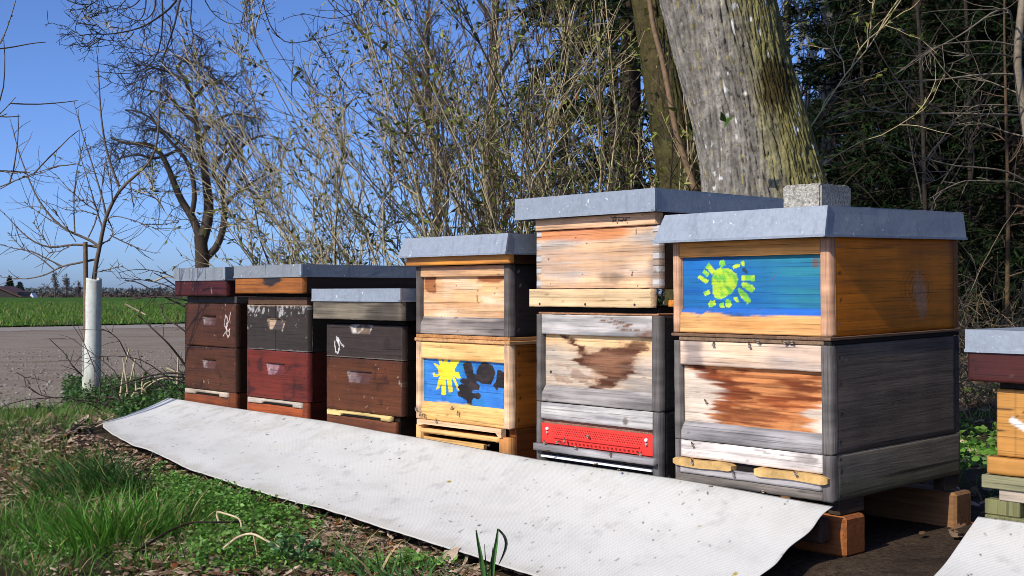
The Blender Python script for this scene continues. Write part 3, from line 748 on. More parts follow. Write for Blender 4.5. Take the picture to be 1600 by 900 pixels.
H.box("inner_cover", H.o, [(-w-.004, .003, -.004, dep+.002, .5035, .5105, S(120, 92, 70)), (-w+.016, -.016, -.001, dep-.005, .4942, .503, S(134, 108, 84)), (-.0155, .0015, -.0005, dep-.003, .4945, .503, S(40, 34, 30))], 'raw_y')
PD = ((1072, 394), (1286, 394.5), (1286, 484.5), (1072, 483))
conv6 = lambda P: pix2uv(P, 1080, 390, 8.183, *PD)
disc = [conv6([(330,250),(420,215),(480,218),(540,240),(600,300),(620,370),(600,460),(540,560),(460,610),(400,635),(340,625),(310,560),(297,480),(295,400),(310,300)])]
rays6 = [conv6(p) for p in [[(215,190),(260,140),(345,255),(295,300)],[(180,270),(200,225),(270,290),(240,335)],[(120,340),(145,300),(255,375),(225,425)],
 [(185,540),(260,505),(280,560),(205,590)],[(240,700),(270,655),(330,655),(345,705),(300,740),(260,735)],[(380,700),(440,675),(450,755),(390,755)],
 [(460,650),(490,630),(525,650),(540,710),(500,765),(465,720)],[(560,610),(610,610),(635,680),(580,660)],[(615,500),(640,485),(730,560),(785,660),(730,700),(640,590)],
 [(655,420),(690,405),(800,450),(835,500),(790,555),(680,480)],[(665,320),(820,320),(830,400),(670,380)],[(550,190),(610,160),(650,170),(640,200),(570,230)],
 [(655,140),(690,120),(710,150),(697,210),(670,185)],[(395,120),(450,100),(470,170),(430,195),(395,170)],[(440,195),(340,262),(332,252),(430,180)]]]
dk6 = [conv6([(665,222),(700,215),(752,280),(722,302),(682,262)])]
def pic6():
    def paint(A, B, u, v):
        k = mix(S(18, 88, 170), S(30, 124, 196), fbm(A*6, B*70, 251))
        grn = sst(.30, .85, u+.35*(fbm(A*4, B*60, 253)-.5)+.18*(.5-v))
        k = mix(k, S(50, 142, 140), grn*.7)
        k = mix(k, S(30, 108, 160), sst(.5, .62, fbm(A*3, B*110, 255))*.6)
        k = mix(k, S(96, 116, 122), sst(.62, .7, fbm(A*5, B*60, 256)*.8+.28*np.exp(-(((u-.8)/.12)**2+((v-.38)/.06)**2)))*.7)
        k = mix(k, S(150, 170, 130), sst(.62, .7, fbm(A*2, B*80, 258)*.8+.2*np.exp(-(((u-.85)/.2)**2+((v-.72)/.06)**2)))*.6)
        k = mix(k, S(112, 84, 62), sst(.012, .005, np.hypot((A-.352), (B-.022)*.8))*.8)
        k = brush(A, B, u, v, k, disc, None, 261, .008, tex=mix(S(104, 180, 66), S(182, 212, 58), sst(.36, .58, fbm(A*40+B*34, B*90-A*60, 263))))
        k = brush(A, B, u, v, k, rays6, None, 265, .008, tex=mix(S(120, 196, 66), S(196, 222, 62), sst(.35, .6, fbm(A*50, B*50, 267))))
        k = brush(A, B, u, v, k, dk6, S(34, 66, 90), 269)
        return dots(k, A, B, [(.245, .055), (.25, .048)], .0018, S(130, 60, 50))
    return paint
def sill6(A, B, u, v):
    k = weather(S(238, 178, 112), S(216, 150, 86), 271, .42, 55)(A, B, u, v)
    edge = .30+.16*(fbm(A*30, A*3, 273)-.45)-.10*sst(.16, .2, u)*sst(.4, .25, u)+.1*sst(.2, 0, u)*-1
    bl = mix(S(24, 92, 186), S(52, 110, 176), fbm(A*20, B*90, 275))
    bl = mix(bl, S(60, 76, 86), sst(.58, .68, fbm(A*40, B*90, 277))*.7)
    return mix(k, bl, sst(edge+.03, edge-.03, v))
def orange_side(A, B, u, v, k):
    kn = np.hypot((A-.315)*.8, (B-.11))
    k = mix(k, S(96, 50, 14), sst(.6, .8, .5+.5*np.sin(kn*520))*sst(.07, .015, kn)*.6)
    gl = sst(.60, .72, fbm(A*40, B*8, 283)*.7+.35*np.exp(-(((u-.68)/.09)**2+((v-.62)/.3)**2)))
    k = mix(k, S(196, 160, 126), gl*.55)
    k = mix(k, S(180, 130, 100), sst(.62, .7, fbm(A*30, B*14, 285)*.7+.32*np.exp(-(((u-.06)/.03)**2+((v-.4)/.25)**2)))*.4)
    return mix(k, S(50, 26, 10), sst(.94, 1.0, u)*.6)
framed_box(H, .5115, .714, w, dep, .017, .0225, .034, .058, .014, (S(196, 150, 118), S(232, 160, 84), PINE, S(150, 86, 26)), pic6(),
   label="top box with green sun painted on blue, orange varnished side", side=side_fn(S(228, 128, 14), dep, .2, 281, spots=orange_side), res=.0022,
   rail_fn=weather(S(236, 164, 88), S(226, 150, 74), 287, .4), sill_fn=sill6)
rim_and_lid(H, -w-.002, .006, -.016, dep+.004, .714, .714, .776, None, None, 'zinc', flare=.020, flare_r=.005, seed=6)
# runners the floor stands on
H.box("runner", fl, [(-.03, -.002, .03, .12, .1462, .1757, S(70, 56, 44))], 'raw_y')
H.box("runner", fl, [(-.03, -.002, .45, .515, .1462, .1757, S(64, 54, 44))], 'raw_y')
H6 = H

# ---- H7: the low ochre hive cut off by the frame
H = Hive(-.740, .272, "low ochre beehive with maroon roof rim, apart from the row")
w, dep = .395, .46
OC = S(196, 138, 66)  # body takes a darkened copy, side shade put into the colour
def ledgef(A, B, u, v):
    return OC*.92*(.85+.3*fbm(A*9, B*40, 291))[..., None]
fl = H.box("floor_board", H.o, [(-w-.012, .012, -.006, dep+.01, .2725, .3045, OC*.5)], 'pnt_y')
H.board("ledge", fl, -w-.013, .013, .2735, .3040, -.012, -.0065, ledgef, 'pnt_x')
def och(A, B, u, v):
    k = OC*(.9+.2*fbm(A*8, B*30, 293))[..., None]
    k = mix(k, S(70, 44, 22), sst(.0016, .0006, np.abs(A-.034)))
    for bb in (.035, .075): k = mix(k, S(80, 50, 26), sst(.0014, .0006, np.abs(B-bb-.25*A*.2))*(A < .034))
    k = mix(k, S(90, 56, 28), sst(.0013, .0005, np.abs((B-.03)+(A-.06)*.8))*(A > .036)*(A < .10)*sst(.4, .5, fbm(A*30, B*30, 294)+.1))
    return strokes(A, B, k, [[(.03,.055),(.055,.068),(.085,.088),(.11,.1)],[(.088,.03),(.078,.065),(.068,.105)],[(.11,.02),(.085,.06),(.09,.03)],[(.066,.068),(.088,.075)]], .0075, S(240, 238, 232), 11, .28)
b = plain_box(H, .305, .427, w, dep, och, OC*.5, mat='pnt_x', label="ochre box with white painted mark")
b.data.materials[0] = M['pnt_y']
H.box("inner_cover", H.o, [(-w+.004, -.004, .004, dep-.004, .4275, .4405, S(40, 34, 30))], 'raw_y')  # near-black layer standing for the dark gap below the rim
rim_and_lid(H, -w-.040, .048, -.03, dep+.05, .4405, .494, .534, brown_fn(S(74, 32, 28), 297, w=.49, h=.06), MAR*.5, 'zinc', seed=7)
# ------------------------------------------------------------------ ground
def gz(x, y):
    x = np.asarray(x, float); y = np.asarray(y, float)
    rx, ry = x-C0[0], y-C0[1]
    t = rx*U[0]+ry*U[1]; v = rx*Vv[0]+ry*Vv[1]
    zc = np.interp(t, [-.2, .43, .7, .95, 1.2, 1.5, 1.9, 2.2, 2.5, 2.86], [-.004, .022, .033, .046, .062, .067, .080, .112, .120, .122])
    base = .066+.032*sst(.3, 2.2, t)
    lip = zc-.045+.02*sst(2.2, 2.8, t)                                        # the soil just under the cloth's lower edge
    prof = np.where(v < -.42, lip*sst(-1.15, -.42, v)+(-.035)*(1-sst(-1.15, -.42, v)), lip+(base-lip)*np.clip((v+.42)/.37, 0, 1))
    win = sst(5.0, 3.0, t)*sst(-3.0, -.9, t)*sst(2.8, 1.1, v)
    z = -.035+(prof+.035)*win
    z = z + ((fbm(x*1.6, y*1.6, 301, 4)-.5)*.05 + (fbm(x*9, y*9, 303, 3)-.5)*.016*sst(12, 5, np.hypot(x, y)))*np.where(v > -.65, .4, 1)
    far = np.hypot(x, y)
    z = z*sst(60, 20, far) - .02*sst(6, 12, far)
    return z

def grid_sheet(name, xs, ys, mat, off=0.0, keep=None, col=None):
    X, Y = np.meshgrid(xs, ys); Z = gz(X, Y)+off
    P = np.stack([X, Y, Z], -1).reshape(-1, 3)
    idx = np.arange(X.size).reshape(X.shape)
    q = np.stack([idx[:-1, :-1], idx[:-1, 1:], idx[1:, 1:], idx[1:, :-1]], -1).reshape(-1, 4)
    if keep is not None:
        k = keep(X, Y).ravel(); q = q[k[q].all(1)]
        used = np.unique(q); mp = np.zeros(len(P), int); mp[used] = np.arange(len(used)); P = P[used]; q = mp[q]
    o = np_mesh(name, P, q, mat, smooth=True); o["kind"] = "structure"; return o

def soil_mat():
    m, t, b = newmat('soil')
    v = objco(t, rnd=False)
    a = noise_n(t, v, 3.5, 8, .7); f = noise_n(t, v, 60, 6, .75)
    c1 = ramp(t, a, [(.35, tuple(S(58, 47, 38))), (.55, tuple(S(94, 78, 64))), (.7, tuple(S(74, 72, 44)))])
    L(t, mul(t, c1, ramp(t, f, [(.3, .45), (.7, 1.45)])), b.inputs["Base Color"])
    b.inputs["Roughness"].default_value = .95; b.inputs["Specular IOR Level"].default_value = .1
    bump(t, b, f, 1.0, .02); return m
def gravel_mat():
    m, t, b = newmat('gravel')
    v = objco(t, rnd=False)
    vo = N(t, "ShaderNodeTexVoronoi"); vo.inputs["Scale"].default_value = 55; L(t, v, vo.inputs["Vector"])
    big = noise_n(t, objco(t, (.35, 1.1, 1), False), 1.2, 5, .6)
    c = ramp(t, big, [(.3, tuple(S(130, 116, 101))), (.5, tuple(S(150, 137, 121))), (.7, tuple(S(126, 108, 90)))])
    L(t, mul(t, mul(t, c, ramp(t, vo.outputs["Color"], [(.1, .74), (.9, 1.16)])), ramp(t, noise_n(t, v, 130, 4, .7), [(.3, .7), (.7, 1.2)])), b.inputs["Base Color"])
    b.inputs["Roughness"].default_value = .95; b.inputs["Specular IOR Level"].default_value = .15
    bump(t, b, vo.outputs["Distance"], .7, .012); return m
def asphalt_mat():
    m, t, b = newmat('pale_road')
    v = objco(t, (.3, 1.5, 1), False)
    L(t, mul(t, ramp(t, noise_n(t, v, 1.0, 5, .6), [(.3, tuple(S(138, 127, 113))), (.7, tuple(S(156, 145, 131)))]), ramp(t, noise_n(t, objco(t, rnd=False), 40, 4, .7), [(.3, .75), (.7, 1.15)])), b.inputs["Base Color"])
    b.inputs["Roughness"].default_value = .9; return m
def field_mat():
    m, t, b = newmat('field')
    v = objco(t, (.6, 1.6, 1), False)
    c = ramp(t, noise_n(t, v, .9, 6, .7), [(.3, tuple(S(56, 88, 26))), (.55, tuple(S(82, 118, 36))), (.75, tuple(S(104, 136, 50)))])
    L(t, mul(t, c, ramp(t, noise_n(t, objco(t, (2, 8, 2), False), 2, 4, .7), [(.3, .55), (.7, 1.3)])), b.inputs["Base Color"])
    b.inputs["Roughness"].default_value = .9; b.inputs["Specular IOR Level"].default_value = .1
    bump(t, b, noise_n(t, objco(t, (3, 3, 3), False), 2, 4, .7), 1.0, .3); return m
def warp(lo, hi, a, b, n_mid, n_out):
    mid = np.linspace(a, b, n_mid)
    l = a-(np.linspace(0, 1, n_out)[1:]**3)*(a-lo); h = b+(np.linspace(0, 1, n_out)[1:]**3)*(hi-b)
    return np.concatenate([l[::-1], mid, h])
grid_sheet("ground", warp(-900, 900, -4.5, 4.5, 320, 40), warp(-60, 1500, .3, 9.0, 320, 50), soil_mat())
# the gravel yard: near edge wanders along the bank, far edge meets the lane
def near_edge(x): return np.interp(x, [-30, -9, -3.4, -2.7, -1.9, -1.0, 1.5, 6, 20], [4.6, 5.9, 6.35, 6.7, 7.3, 7.9, 9.5, 12, 20])
def far_edge(x): return np.interp(x, [-60, -30, -9.6, -6.9, 0, 12], [14, 17.5, 23.2, 26.2, 33, 44])
xs = np.concatenate([np.linspace(-60, -14, 60), np.linspace(-13.9, 9, 200)]); 
grid_sheet("gravel_yard", xs, np.concatenate([np.linspace(4.5, 12, 140), np.linspace(12.1, 46, 140)]), gravel_mat(), .006,
           lambda X, Y: (Y > near_edge(X)+.35*(fbm(X*2, Y*2, 311)-.5)) & (Y < far_edge(X)-2.0) & (X < 4.5))
grid_sheet("lane", xs, np.linspace(12, 46, 260), asphalt_mat(), .011, lambda X, Y: (Y > far_edge(X)-3.6+.4*(fbm(X*.8, Y*.8, 313)-.5)) & (Y < far_edge(X)) & (X < 9))
grid_sheet("field", np.concatenate([np.linspace(-160, -30, 60), np.linspace(-29.5, 14, 90), np.linspace(15, 60, 20)]), np.concatenate([np.linspace(14, 60, 120), np.linspace(62, 168, 40)]), field_mat(), .03,
           lambda X, Y: (Y > far_edge(X)-.1))

rng = np.random.default_rng(77)
# ------------------------------------------------------------------ tubes, twigs, leaves
def nrm(a): return a/np.maximum(np.linalg.norm(a, axis=-1, keepdims=True), 1e-9)
def tubes(P, Rr, sides=4):
    """P (m,n,3) centre lines, Rr (m,n) radii -> verts, quads"""
    m, n, _ = P.shape
    t = nrm(np.gradient(P, axis=1)); ref = np.array([.37, .52, .77])
    a = nrm(np.cross(t, ref)); b = np.cross(t, a)
    ang = np.arange(sides)*2*np.pi/sides
    ring = a[:, :, None, :]*np.cos(ang)[None, None, :, None] + b[:, :, None, :]*np.sin(ang)[None, None, :, None]
    V = P[:, :, None, :]+ring*Rr[:, :, None, None]
    idx = np.arange(m*n*sides).reshape(m, n, sides)
    j = np.roll(idx, -1, axis=2)
    q = np.stack([idx[:, :-1], j[:, :-1], j[:, 1:], idx[:, 1:]], -1).reshape(-1, 4)
    return V.reshape(-1, 3), q
def base_of(p): return np.zeros(3) if p is None else np.array(p.location[:])
class Twigs:
    def __init__(s): s.V = []; s.F = []; s.C = []; s.n = 0
    def add(s, P, Rr, col, sides=4, var=.25):
        V, F = tubes(P, Rr, sides)
        m, n, _ = P.shape
        c = np.asarray(col, float)
        if c.ndim == 1: c = np.tile(c, (m, 1))
        c = c*(1+var*(rng.random((m, 1))-.5)*2)
        s.V.append(V); s.F.append(F+s.n); s.C.append(np.repeat(c, n*sides, axis=0)); s.n += len(V)
        return s
    def build(s, name, mat, parent=None):
        return np_mesh(name, np.vstack(s.V)-base_of(parent), np.vstack(s.F), mat, parent, np.vstack(s.C), smooth=True)
def shoot(st, d, Ln, n, wander, trop, pull=None):
    m = len(st); P = np.zeros((m, n, 3)); P[:, 0] = st; d = nrm(d); step = (np.asarray(Ln)/(n-1))[:, None]*np.ones((m, 1))
    tr = np.asarray(trop)
    for i in range(1, n):
        d = nrm(d+wander*rng.normal(size=(m, 3))+(tr if tr.ndim else np.array([0, 0, float(tr)])))
        P[:, i] = P[:, i-1]+d*step
    return P
def taper(m, n, r0, r1, p=1.0):
    return np.asarray(r0).reshape(-1, 1)*np.ones((m, 1)) + (np.asarray(r1).reshape(-1, 1)-np.asarray(r0).reshape(-1, 1))*np.linspace(0, 1, n)[None]**p
def spawn(P, k, s0, s1, ang, asd):
    """k side shoots per line: start points, directions and position along the parent"""
    m, n, _ = P.shape
    s = (s0+(s1-s0)*rng.random((m, k))); f = s*(n-1); i = np.minimum(f.astype(int), n-2); fr = (f-i)[..., None]
    mi = np.arange(m)[:, None]
    A, B = P[mi, i], P[mi, i+1]
    st = A*(1-fr)+B*fr; t = nrm(B-A)
    rv = nrm(np.cross(t, rng.normal(size=(m, k, 3))))
    an = ang+asd*rng.normal(size=(m, k, 1))
    d = t*np.cos(an)+rv*np.sin(an)
    return st.reshape(-1, 3), d.reshape(-1, 3), s.reshape(-1)
class Leaves:
    def __init__(s): s.V = []; s.F = []; s.C = []; s.n = 0
    def add(s, pos, d, ln, wd, col, var=.35, fold=.25, up=None):
        m = len(pos); d = nrm(d)
        u = nrm(np.cross(d, rng.normal(size=(m, 3)) if up is None else up+.35*rng.normal(size=(m, 3)))); nn = np.cross(d, u)
        ln = np.asarray(ln).reshape(-1, 1)*np.ones((m, 1)); wd = np.asarray(wd).reshape(-1, 1)*np.ones((m, 1))
        p0 = pos; p1 = pos+d*ln*.45+u*wd*.5+nn*wd*fold; p2 = pos+d*ln-nn*ln*.12; p3 = pos+d*ln*.45-u*wd*.5+nn*wd*fold
        V = np.stack([p0, p1, p2, p3], 1).reshape(-1, 3); F = np.arange(m*4).reshape(m, 4)
        c = np.asarray(col, float)
        if c.ndim == 1: c = np.tile(c, (m, 1))
        c = c*(1+var*(rng.random((m, 1))-.5)*2)
        s.V.append(V); s.F.append(F+s.n); s.C.append(np.repeat(c, 4, axis=0)); s.n += len(V); return s
    def build(s, name, mat, parent=None):
        return np_mesh(name, np.vstack(s.V)-base_of(parent), np.vstack(s.F), mat, parent, np.vstack(s.C))
def line(pts, n=None):
    """smooth resample of a hand-set polyline"""
    p = np.asarray(pts, float); n = n or max(6, 3*len(p))
    s = np.concatenate([[0], np.cumsum(np.linalg.norm(np.diff(p, axis=0), axis=1))]); q = np.linspace(0, s[-1], n)
    o = np.stack([np.interp(q, s, p[:, i]) for i in range(3)], -1)
    k = o.copy(); k[1:-1] = .25*o[:-2]+.5*o[1:-1]+.25*o[2:]
    return k
def pxline(pts, d, dj=0.0, n=None):
    dd = d if np.ndim(d) else np.full(len(pts), d)+np.cumsum(rng.normal(size=len(pts)))*dj
    return line([at(x, y, q) for (x, y), q in zip(pts, dd)], n)

# ------------------------------------------------------------------ cloth in front of the hives
def cloth_mat():
    m, t, b = newmat('woven_cloth')
    tc = N(t, "ShaderNodeAttribute", attribute_name="St")
    def wave(axis):
        w = N(t, "ShaderNodeTexWave", wave_type='BANDS', bands_direction=axis); w.inputs["Scale"].default_value = 72; w.inputs["Distortion"].default_value = .25
        L(t, tc.outputs["Vector"], w.inputs["Vector"]); return w.outputs["Fac"]
    mm = N(t, "ShaderNodeMath", operation='MULTIPLY'); L(t, wave('X'), mm.inputs[0]); L(t, wave('Y'), mm.inputs[1])
    c = mul(t, attr(t), ramp(t, mm.outputs[0], [(.0, .94), (.6, 1.01)]))
    sp = noise_n(t, tc.outputs["Vector"], 210, 3, .6); sm = noise_n(t, tc.outputs["Vector"], 9, 5, .7)
    c = mul(t, c, ramp(t, sp, [(.20, .45), (.25, 1.0)])); c = mul(t, c, ramp(t, sm, [(.3, .88), (.5, 1.0)]))
    L(t, c, b.inputs["Base Color"]); b.inputs["Roughness"].default_value = .85; b.inputs["Specular IOR Level"].default_value = .15
    bump(t, b, mm.outputs[0], .28, .0012); return m
CLOTH = cloth_mat()
def cloth_sheet(name, label, ts, e_front, zb, zf, e_back=.010, seed=0, sag=.012, nt=620, ne=90, edge=None, spots=()):
    tt = np.linspace(ts[0], ts[1], nt); f = np.linspace(0, 1, ne)
    TT, FF = np.meshgrid(tt, f)
    ef = np.interp(tt, *e_front); zbk = np.interp(tt, *zb); zfr = np.interp(tt, *zf)
    E = e_back+(ef-e_back)[None]*FF
    Z = zbk[None]*(1-FF)+zfr[None]*FF - sag*np.sin(np.pi*FF)*(1-.6*sst(.3, 0, TT-ts[0])) + (fbm(TT*2.2, FF*1.6, seed, 3)-.5)*.022*np.sin(np.pi*np.clip(FF*.9+.05, 0, 1)) + .003*np.sin(TT*5+FF*2+seed)*FF
    TT2 = TT + (edge(FF, TT) if edge is not None else 0)
    # small ripples on the free edges
    Z = Z + (FF > .9)*(fbm(TT*14, FF, seed+4)-.5)*.005*(FF-.9)*10
    P = C0[None, None]+U*TT2[..., None]-Vv*E[..., None]; P[..., 2] = Z
    A, B = TT-ts[0], E
    k = np.broadcast_to(S(209, 207, 200), A.shape+(3,))*(.93+.1*fbm(A*4, B*9, seed+6))[..., None]
    k = mix(k, S(150, 148, 142), sst(.60, .80, fbm(A*30, B*30, seed+8, 5)*.8+.25*fbm(A*3, B*5, seed+9))*.34)
    k = mix(k, S(176, 172, 162), sst(.04, .0, B+(fbm(A*14, B*3, seed+10)-.5)*.04)*.7)
    k = mix(k, S(70, 66, 60), sst(.86, .89, fbm(A*95, B*95, seed+12, 2))*.6)
    k = mix(k, S(168, 152, 122), sst(.60, .74, fbm(A*5, B*9, seed+14, 4))*.10)
    k = mix(k, S(140, 128, 104), sst(.05, .0, ef[None]-E+(fbm(A*16, B*4, seed+15)-.5)*.07)*.25)
    r2 = np.random.default_rng(seed+3)
    for i in range(110):
        a, b2 = r2.random()*(ts[1]-ts[0]), r2.random()*.43; an = r2.random()*3.1; l = r2.random()**3*.010+.0014
        du = (A-a)*math.cos(an)+(B-b2)*math.sin(an); dv = -(A-a)*math.sin(an)+(B-b2)*math.cos(an)
        k = mix(k, S(52, 48, 44) if i % 9 else S(150, 140, 70), sst(1.0, .7, np.hypot(du/l, dv/.0016))*(.5+.5*r2.random()))
    for (a, b2, ra, rb, c) in spots: k = mix(k, c, sst(1.0, .7, np.hypot((A-a)/ra, (B-b2)/rb)+(fbm(A*160, B*160, seed+2)-.5)*.6))
    idx = np.arange(A.size).reshape(A.shape); q = np.stack([idx[:-1, :-1], idx[:-1, 1:], idx[1:, 1:], idx[1:, :-1]], -1).reshape(-1, 4)
    V = P.reshape(-1, 3); n0 = len(V)
    loop = np.concatenate([idx[0, :], idx[1:, -1], idx[-1, -2::-1], idx[-2:0:-1, 0]])
    low = V-np.array([0, 0, .0022])                      # the cloth's own thickness
    rim = np.stack([loop, np.roll(loop, -1), np.roll(loop, -1)+n0, loop+n0], -1)
    cc = k.reshape(-1, 3)
    o = np_mesh(name, np.vstack([V, low]), np.vstack([q[:, ::-1], q+n0, rim]), CLOTH, None, np.vstack([cc, cc]), smooth=True)
    st = np.zeros((2*n0, 3), np.float32); st[:n0, 0] = st[n0:, 0] = A.ravel(); st[:n0, 1] = st[n0:, 1] = B.ravel()
    a = o.data.attributes.new("St", 'FLOAT_VECTOR', 'POINT'); a.data.foreach_set("vector", st.ravel())
    return tagp(o, label, "cloth")
W_ = [-.01, .43, .7, .95, 1.2, 1.5, 1.9, 2.2, 2.5, 2.86]
cl = cloth_sheet("ground_cloth", "long white woven cloth sloping down in front of the row of hives", (-.008, 2.86),
    ([-.01, 1.9, 2.3, 2.55, 2.75, 2.86], [.425, .42, .41, .365, .31, .262]),
    ([0, .4, .86, 1.34, 1.8, 2.29, 2.86], [.1725, .182, .181, .193, .204, .2055, .2105]),
    (W_, [.004, .022, .033, .046, .062, .067, .080, .112, .128, .137]), seed=21,
    edge=lambda F, Tt: .020*np.sin(F*3.0)*sst(2.5, 2.86, Tt)+.004*np.sin(F*23)*sst(.1, 0, Tt+.01),
    spots=[(1.02, .17, .010, .006, S(160, 140, 60)), (.93, .19, .006, .005, S(150, 150, 150)), (1.95, .14, .016, .002, S(46, 38, 36)), (1.30, .115, .008, .003, S(40, 38, 38)), (1.55, .12, .007, .0025, S(50, 46, 44)), (2.02, .035, .010, .006, S(130, 128, 124)), (.16, .33, .010, .010, S(140, 140, 138)), (.05, .26, .006, .008, S(170, 150, 60)), (.74, .31, .005, .005, S(60, 60, 56))])
tagp(cloth_sheet("ground_cloth", "short piece of white cloth before the ochre hive at the frame's edge", (-1.05, -.325), ([-1.05, -.3], [.42, .40]), ([-1.05, -.325], [.205, .197]),
    ([-1.05, -.325], [.05, .105]), e_back=.03, seed=37, nt=180, ne=80, edge=lambda F, Tt: -.05*F*sst(-.6, -.33, Tt)), None)
for (t0, e0, pts) in [(1.60, .42, [(0,0,0),(.01,.02,-.03),(-.01,.03,-.06)]), (1.36, .42, [(0,0,.001),(.03,.02,-.02),(.02,.03,-.055)]), (1.33, .42, [(0,0,0),(-.02,.02,-.02),(-.05,.05,-.055)]), (1.31, .42, [(0,0,0),(.02,.03,-.02),(.04,.06,-.05)]), (1.10, .42, [(0,0,0),(-.01,.03,-.03),(.02,.07,-.055),(.05,.07,-.06)]), (2.1, .41, [(0,0,0),(.02,.02,.02),(.03,.03,-.02)])]:
    z0 = np.interp(t0, W_, [.004, .022, .033, .046, .062, .067, .080, .112, .128, .137])
    P = line([tv(t0+a, -e0-b, z0+c) for a, b, c in pts], 10)[None]
    Twigs().add(P, np.full((1, 10), .0008), S(190, 188, 182), 3).build("frayed_thread", M['plain'], cl)

# ------------------------------------------------------------------ timber under the hives
def timber(name, label, t0, t1, v0, v1, z0, z1, c, cat="beam", group=None, taperf=None):
    e = empty(name, tv(t0, v0, z0), label, cat, group, rot=(0, 0, ROW_ROT))
    w = t1-t0; wv = 'raw_x'
    b = MB(); b.box(-w, 0, 0, v1-v0, 0, z1-z0, c, .006, fn=taperf)
    o = b.build(name, M[wv]); o.location = tv(t0, v0, z0); o.rotation_euler = (0, 0, ROW_ROT)
    bpy.data.objects.remove(e); return tagp(o, label, cat, group)
timber("timber_beam", "squared orange-brown beam under the hive fronts, end grain at the right", -.012, 2.85, .028, .105, .062, .1455, S(158, 94, 50), group="beams carrying the hives")
timber("timber_beam", "squared weathered beam with a chamfered end under the hive backs", -.012, 2.85, .475, .55, .060, .1455, S(136, 98, 64), group="beams carrying the hives", taperf=None)
timber("wooden_batten", "dark batten behind the cloth's upper edge", .006, 2.8, -.030, .008, .095, .1450, S(84, 62, 50), cat="batten")
timber("plank_offcut", "half buried plank offcut under the cloth's lower edge", 1.42, 1.56, -.39, -.34, -.03, .032, S(120, 88, 60), cat="plank")
timber("wood_block", "small grey wooden block beside the second cloth", -.30, -.24, .05, .13, .07, .125, S(120, 104, 88), cat="block")
# green weathered pallet stand under the ochre hive
pal = empty("pallet_stand", tv(-.325, 0, .0), "green weathered pallet under the ochre hive", "pallet", rot=(0, 0, ROW_ROT))
GRN = S(126, 124, 82); 
MB().box(.0, .47, -.018, .09, .248, .2715, S(142, 138, 104)).build("deck_board", M['raw_x'], pal)
MB().box(.0, .47, .2, .31, .248, .2715, GRN).build("deck_board", M['raw_x'], pal)
MB().box(.0, .47, .40, .50, .248, .2715, GRN).build("deck_board", M['raw_x'], pal)
MB().box(.030, .44, -.012, .0, .2275, .2475, S(176, 160, 140)).build("stretcher", M['raw_x'], pal)
for a in (0.0, .20, .40):
    for v_ in (0.0, .22, .41):
        MB().box(a+.002, a+.068, v_-.010, v_+.08, .2000, .2270 if v_ == 0 else .2472, GRN*.95).build("block", M['raw_z'], pal)
MB().box(.005, .47, -.016, .50, .1755, .1995, GRN*.9).build("middle_board", M['raw_y'], pal)
for a in (0.0, .35):
    MB().box(a+.001, a+.036, -.012, .5, .05, .175, S(104, 112, 72)).build("bearer", M['raw_y'], pal)
MB().box(.037, .349, -.006, .02, .09, .175, S(136, 132, 88)).build("front_board", M['raw_x'], pal)

# ------------------------------------------------------------------ concrete block on the big hive's lid
def rough_block(name, size, mat, amp, res=.006, seed=0, chip=.012):
    sx, sy, sz = size; bm = bmesh.new()
    bmesh.ops.create_cube(bm, size=1.0); bmesh.ops.scale(bm, vec=size, verts=bm.verts)
    bmesh.ops.bevel(bm, geom=bm.edges[:], offset=.004, segments=2, affect='EDGES')
    bmesh.ops.subdivide_edges(bm, edges=[e for e in bm.edges if e.calc_length() > .02], cuts=14, use_grid_fill=True)
    cl = bm.verts.layers.float_color.new("Col")
    for v in bm.verts:
        n = v.co.copy(); f = float(fbm(n.x*40+n.z*13, n.y*40+n.z*31, seed, 4))
        e = sorted([abs(abs(n.x)-sx/2), abs(abs(n.y)-sy/2), abs(abs(n.z)-sz/2)])
        c = max(0, 1-e[1]/.02)*max(0, f-.5)*chip*4
        v.co *= 1-c; v.co += Vector((f-.5, float(vn(n.x*90, n.z*90, seed+2))-.5, float(vn(n.y*90, n.x*90, seed+3))-.5))*amp
        k = S(176, 170, 158)*(.75+.5*f); v[cl] = (*k, 1)
    m = bpy.data.meshes.new(name); bm.to_mesh(m); bm.free(); m.materials.append(mat)
    o = bpy.data.objects.new(name, m); COL.objects.link(o); return o
blk = rough_block("concrete_block", (.095, .135, .060), M['concrete'], .003, seed=5)
blk.location = Vector(tv(.17, .20, .8095)); blk.rotation_euler = (R(1.0), 0, ROW_ROT+R(4))
tagp(blk, "rough grey concrete block weighting down a hive lid", "block")
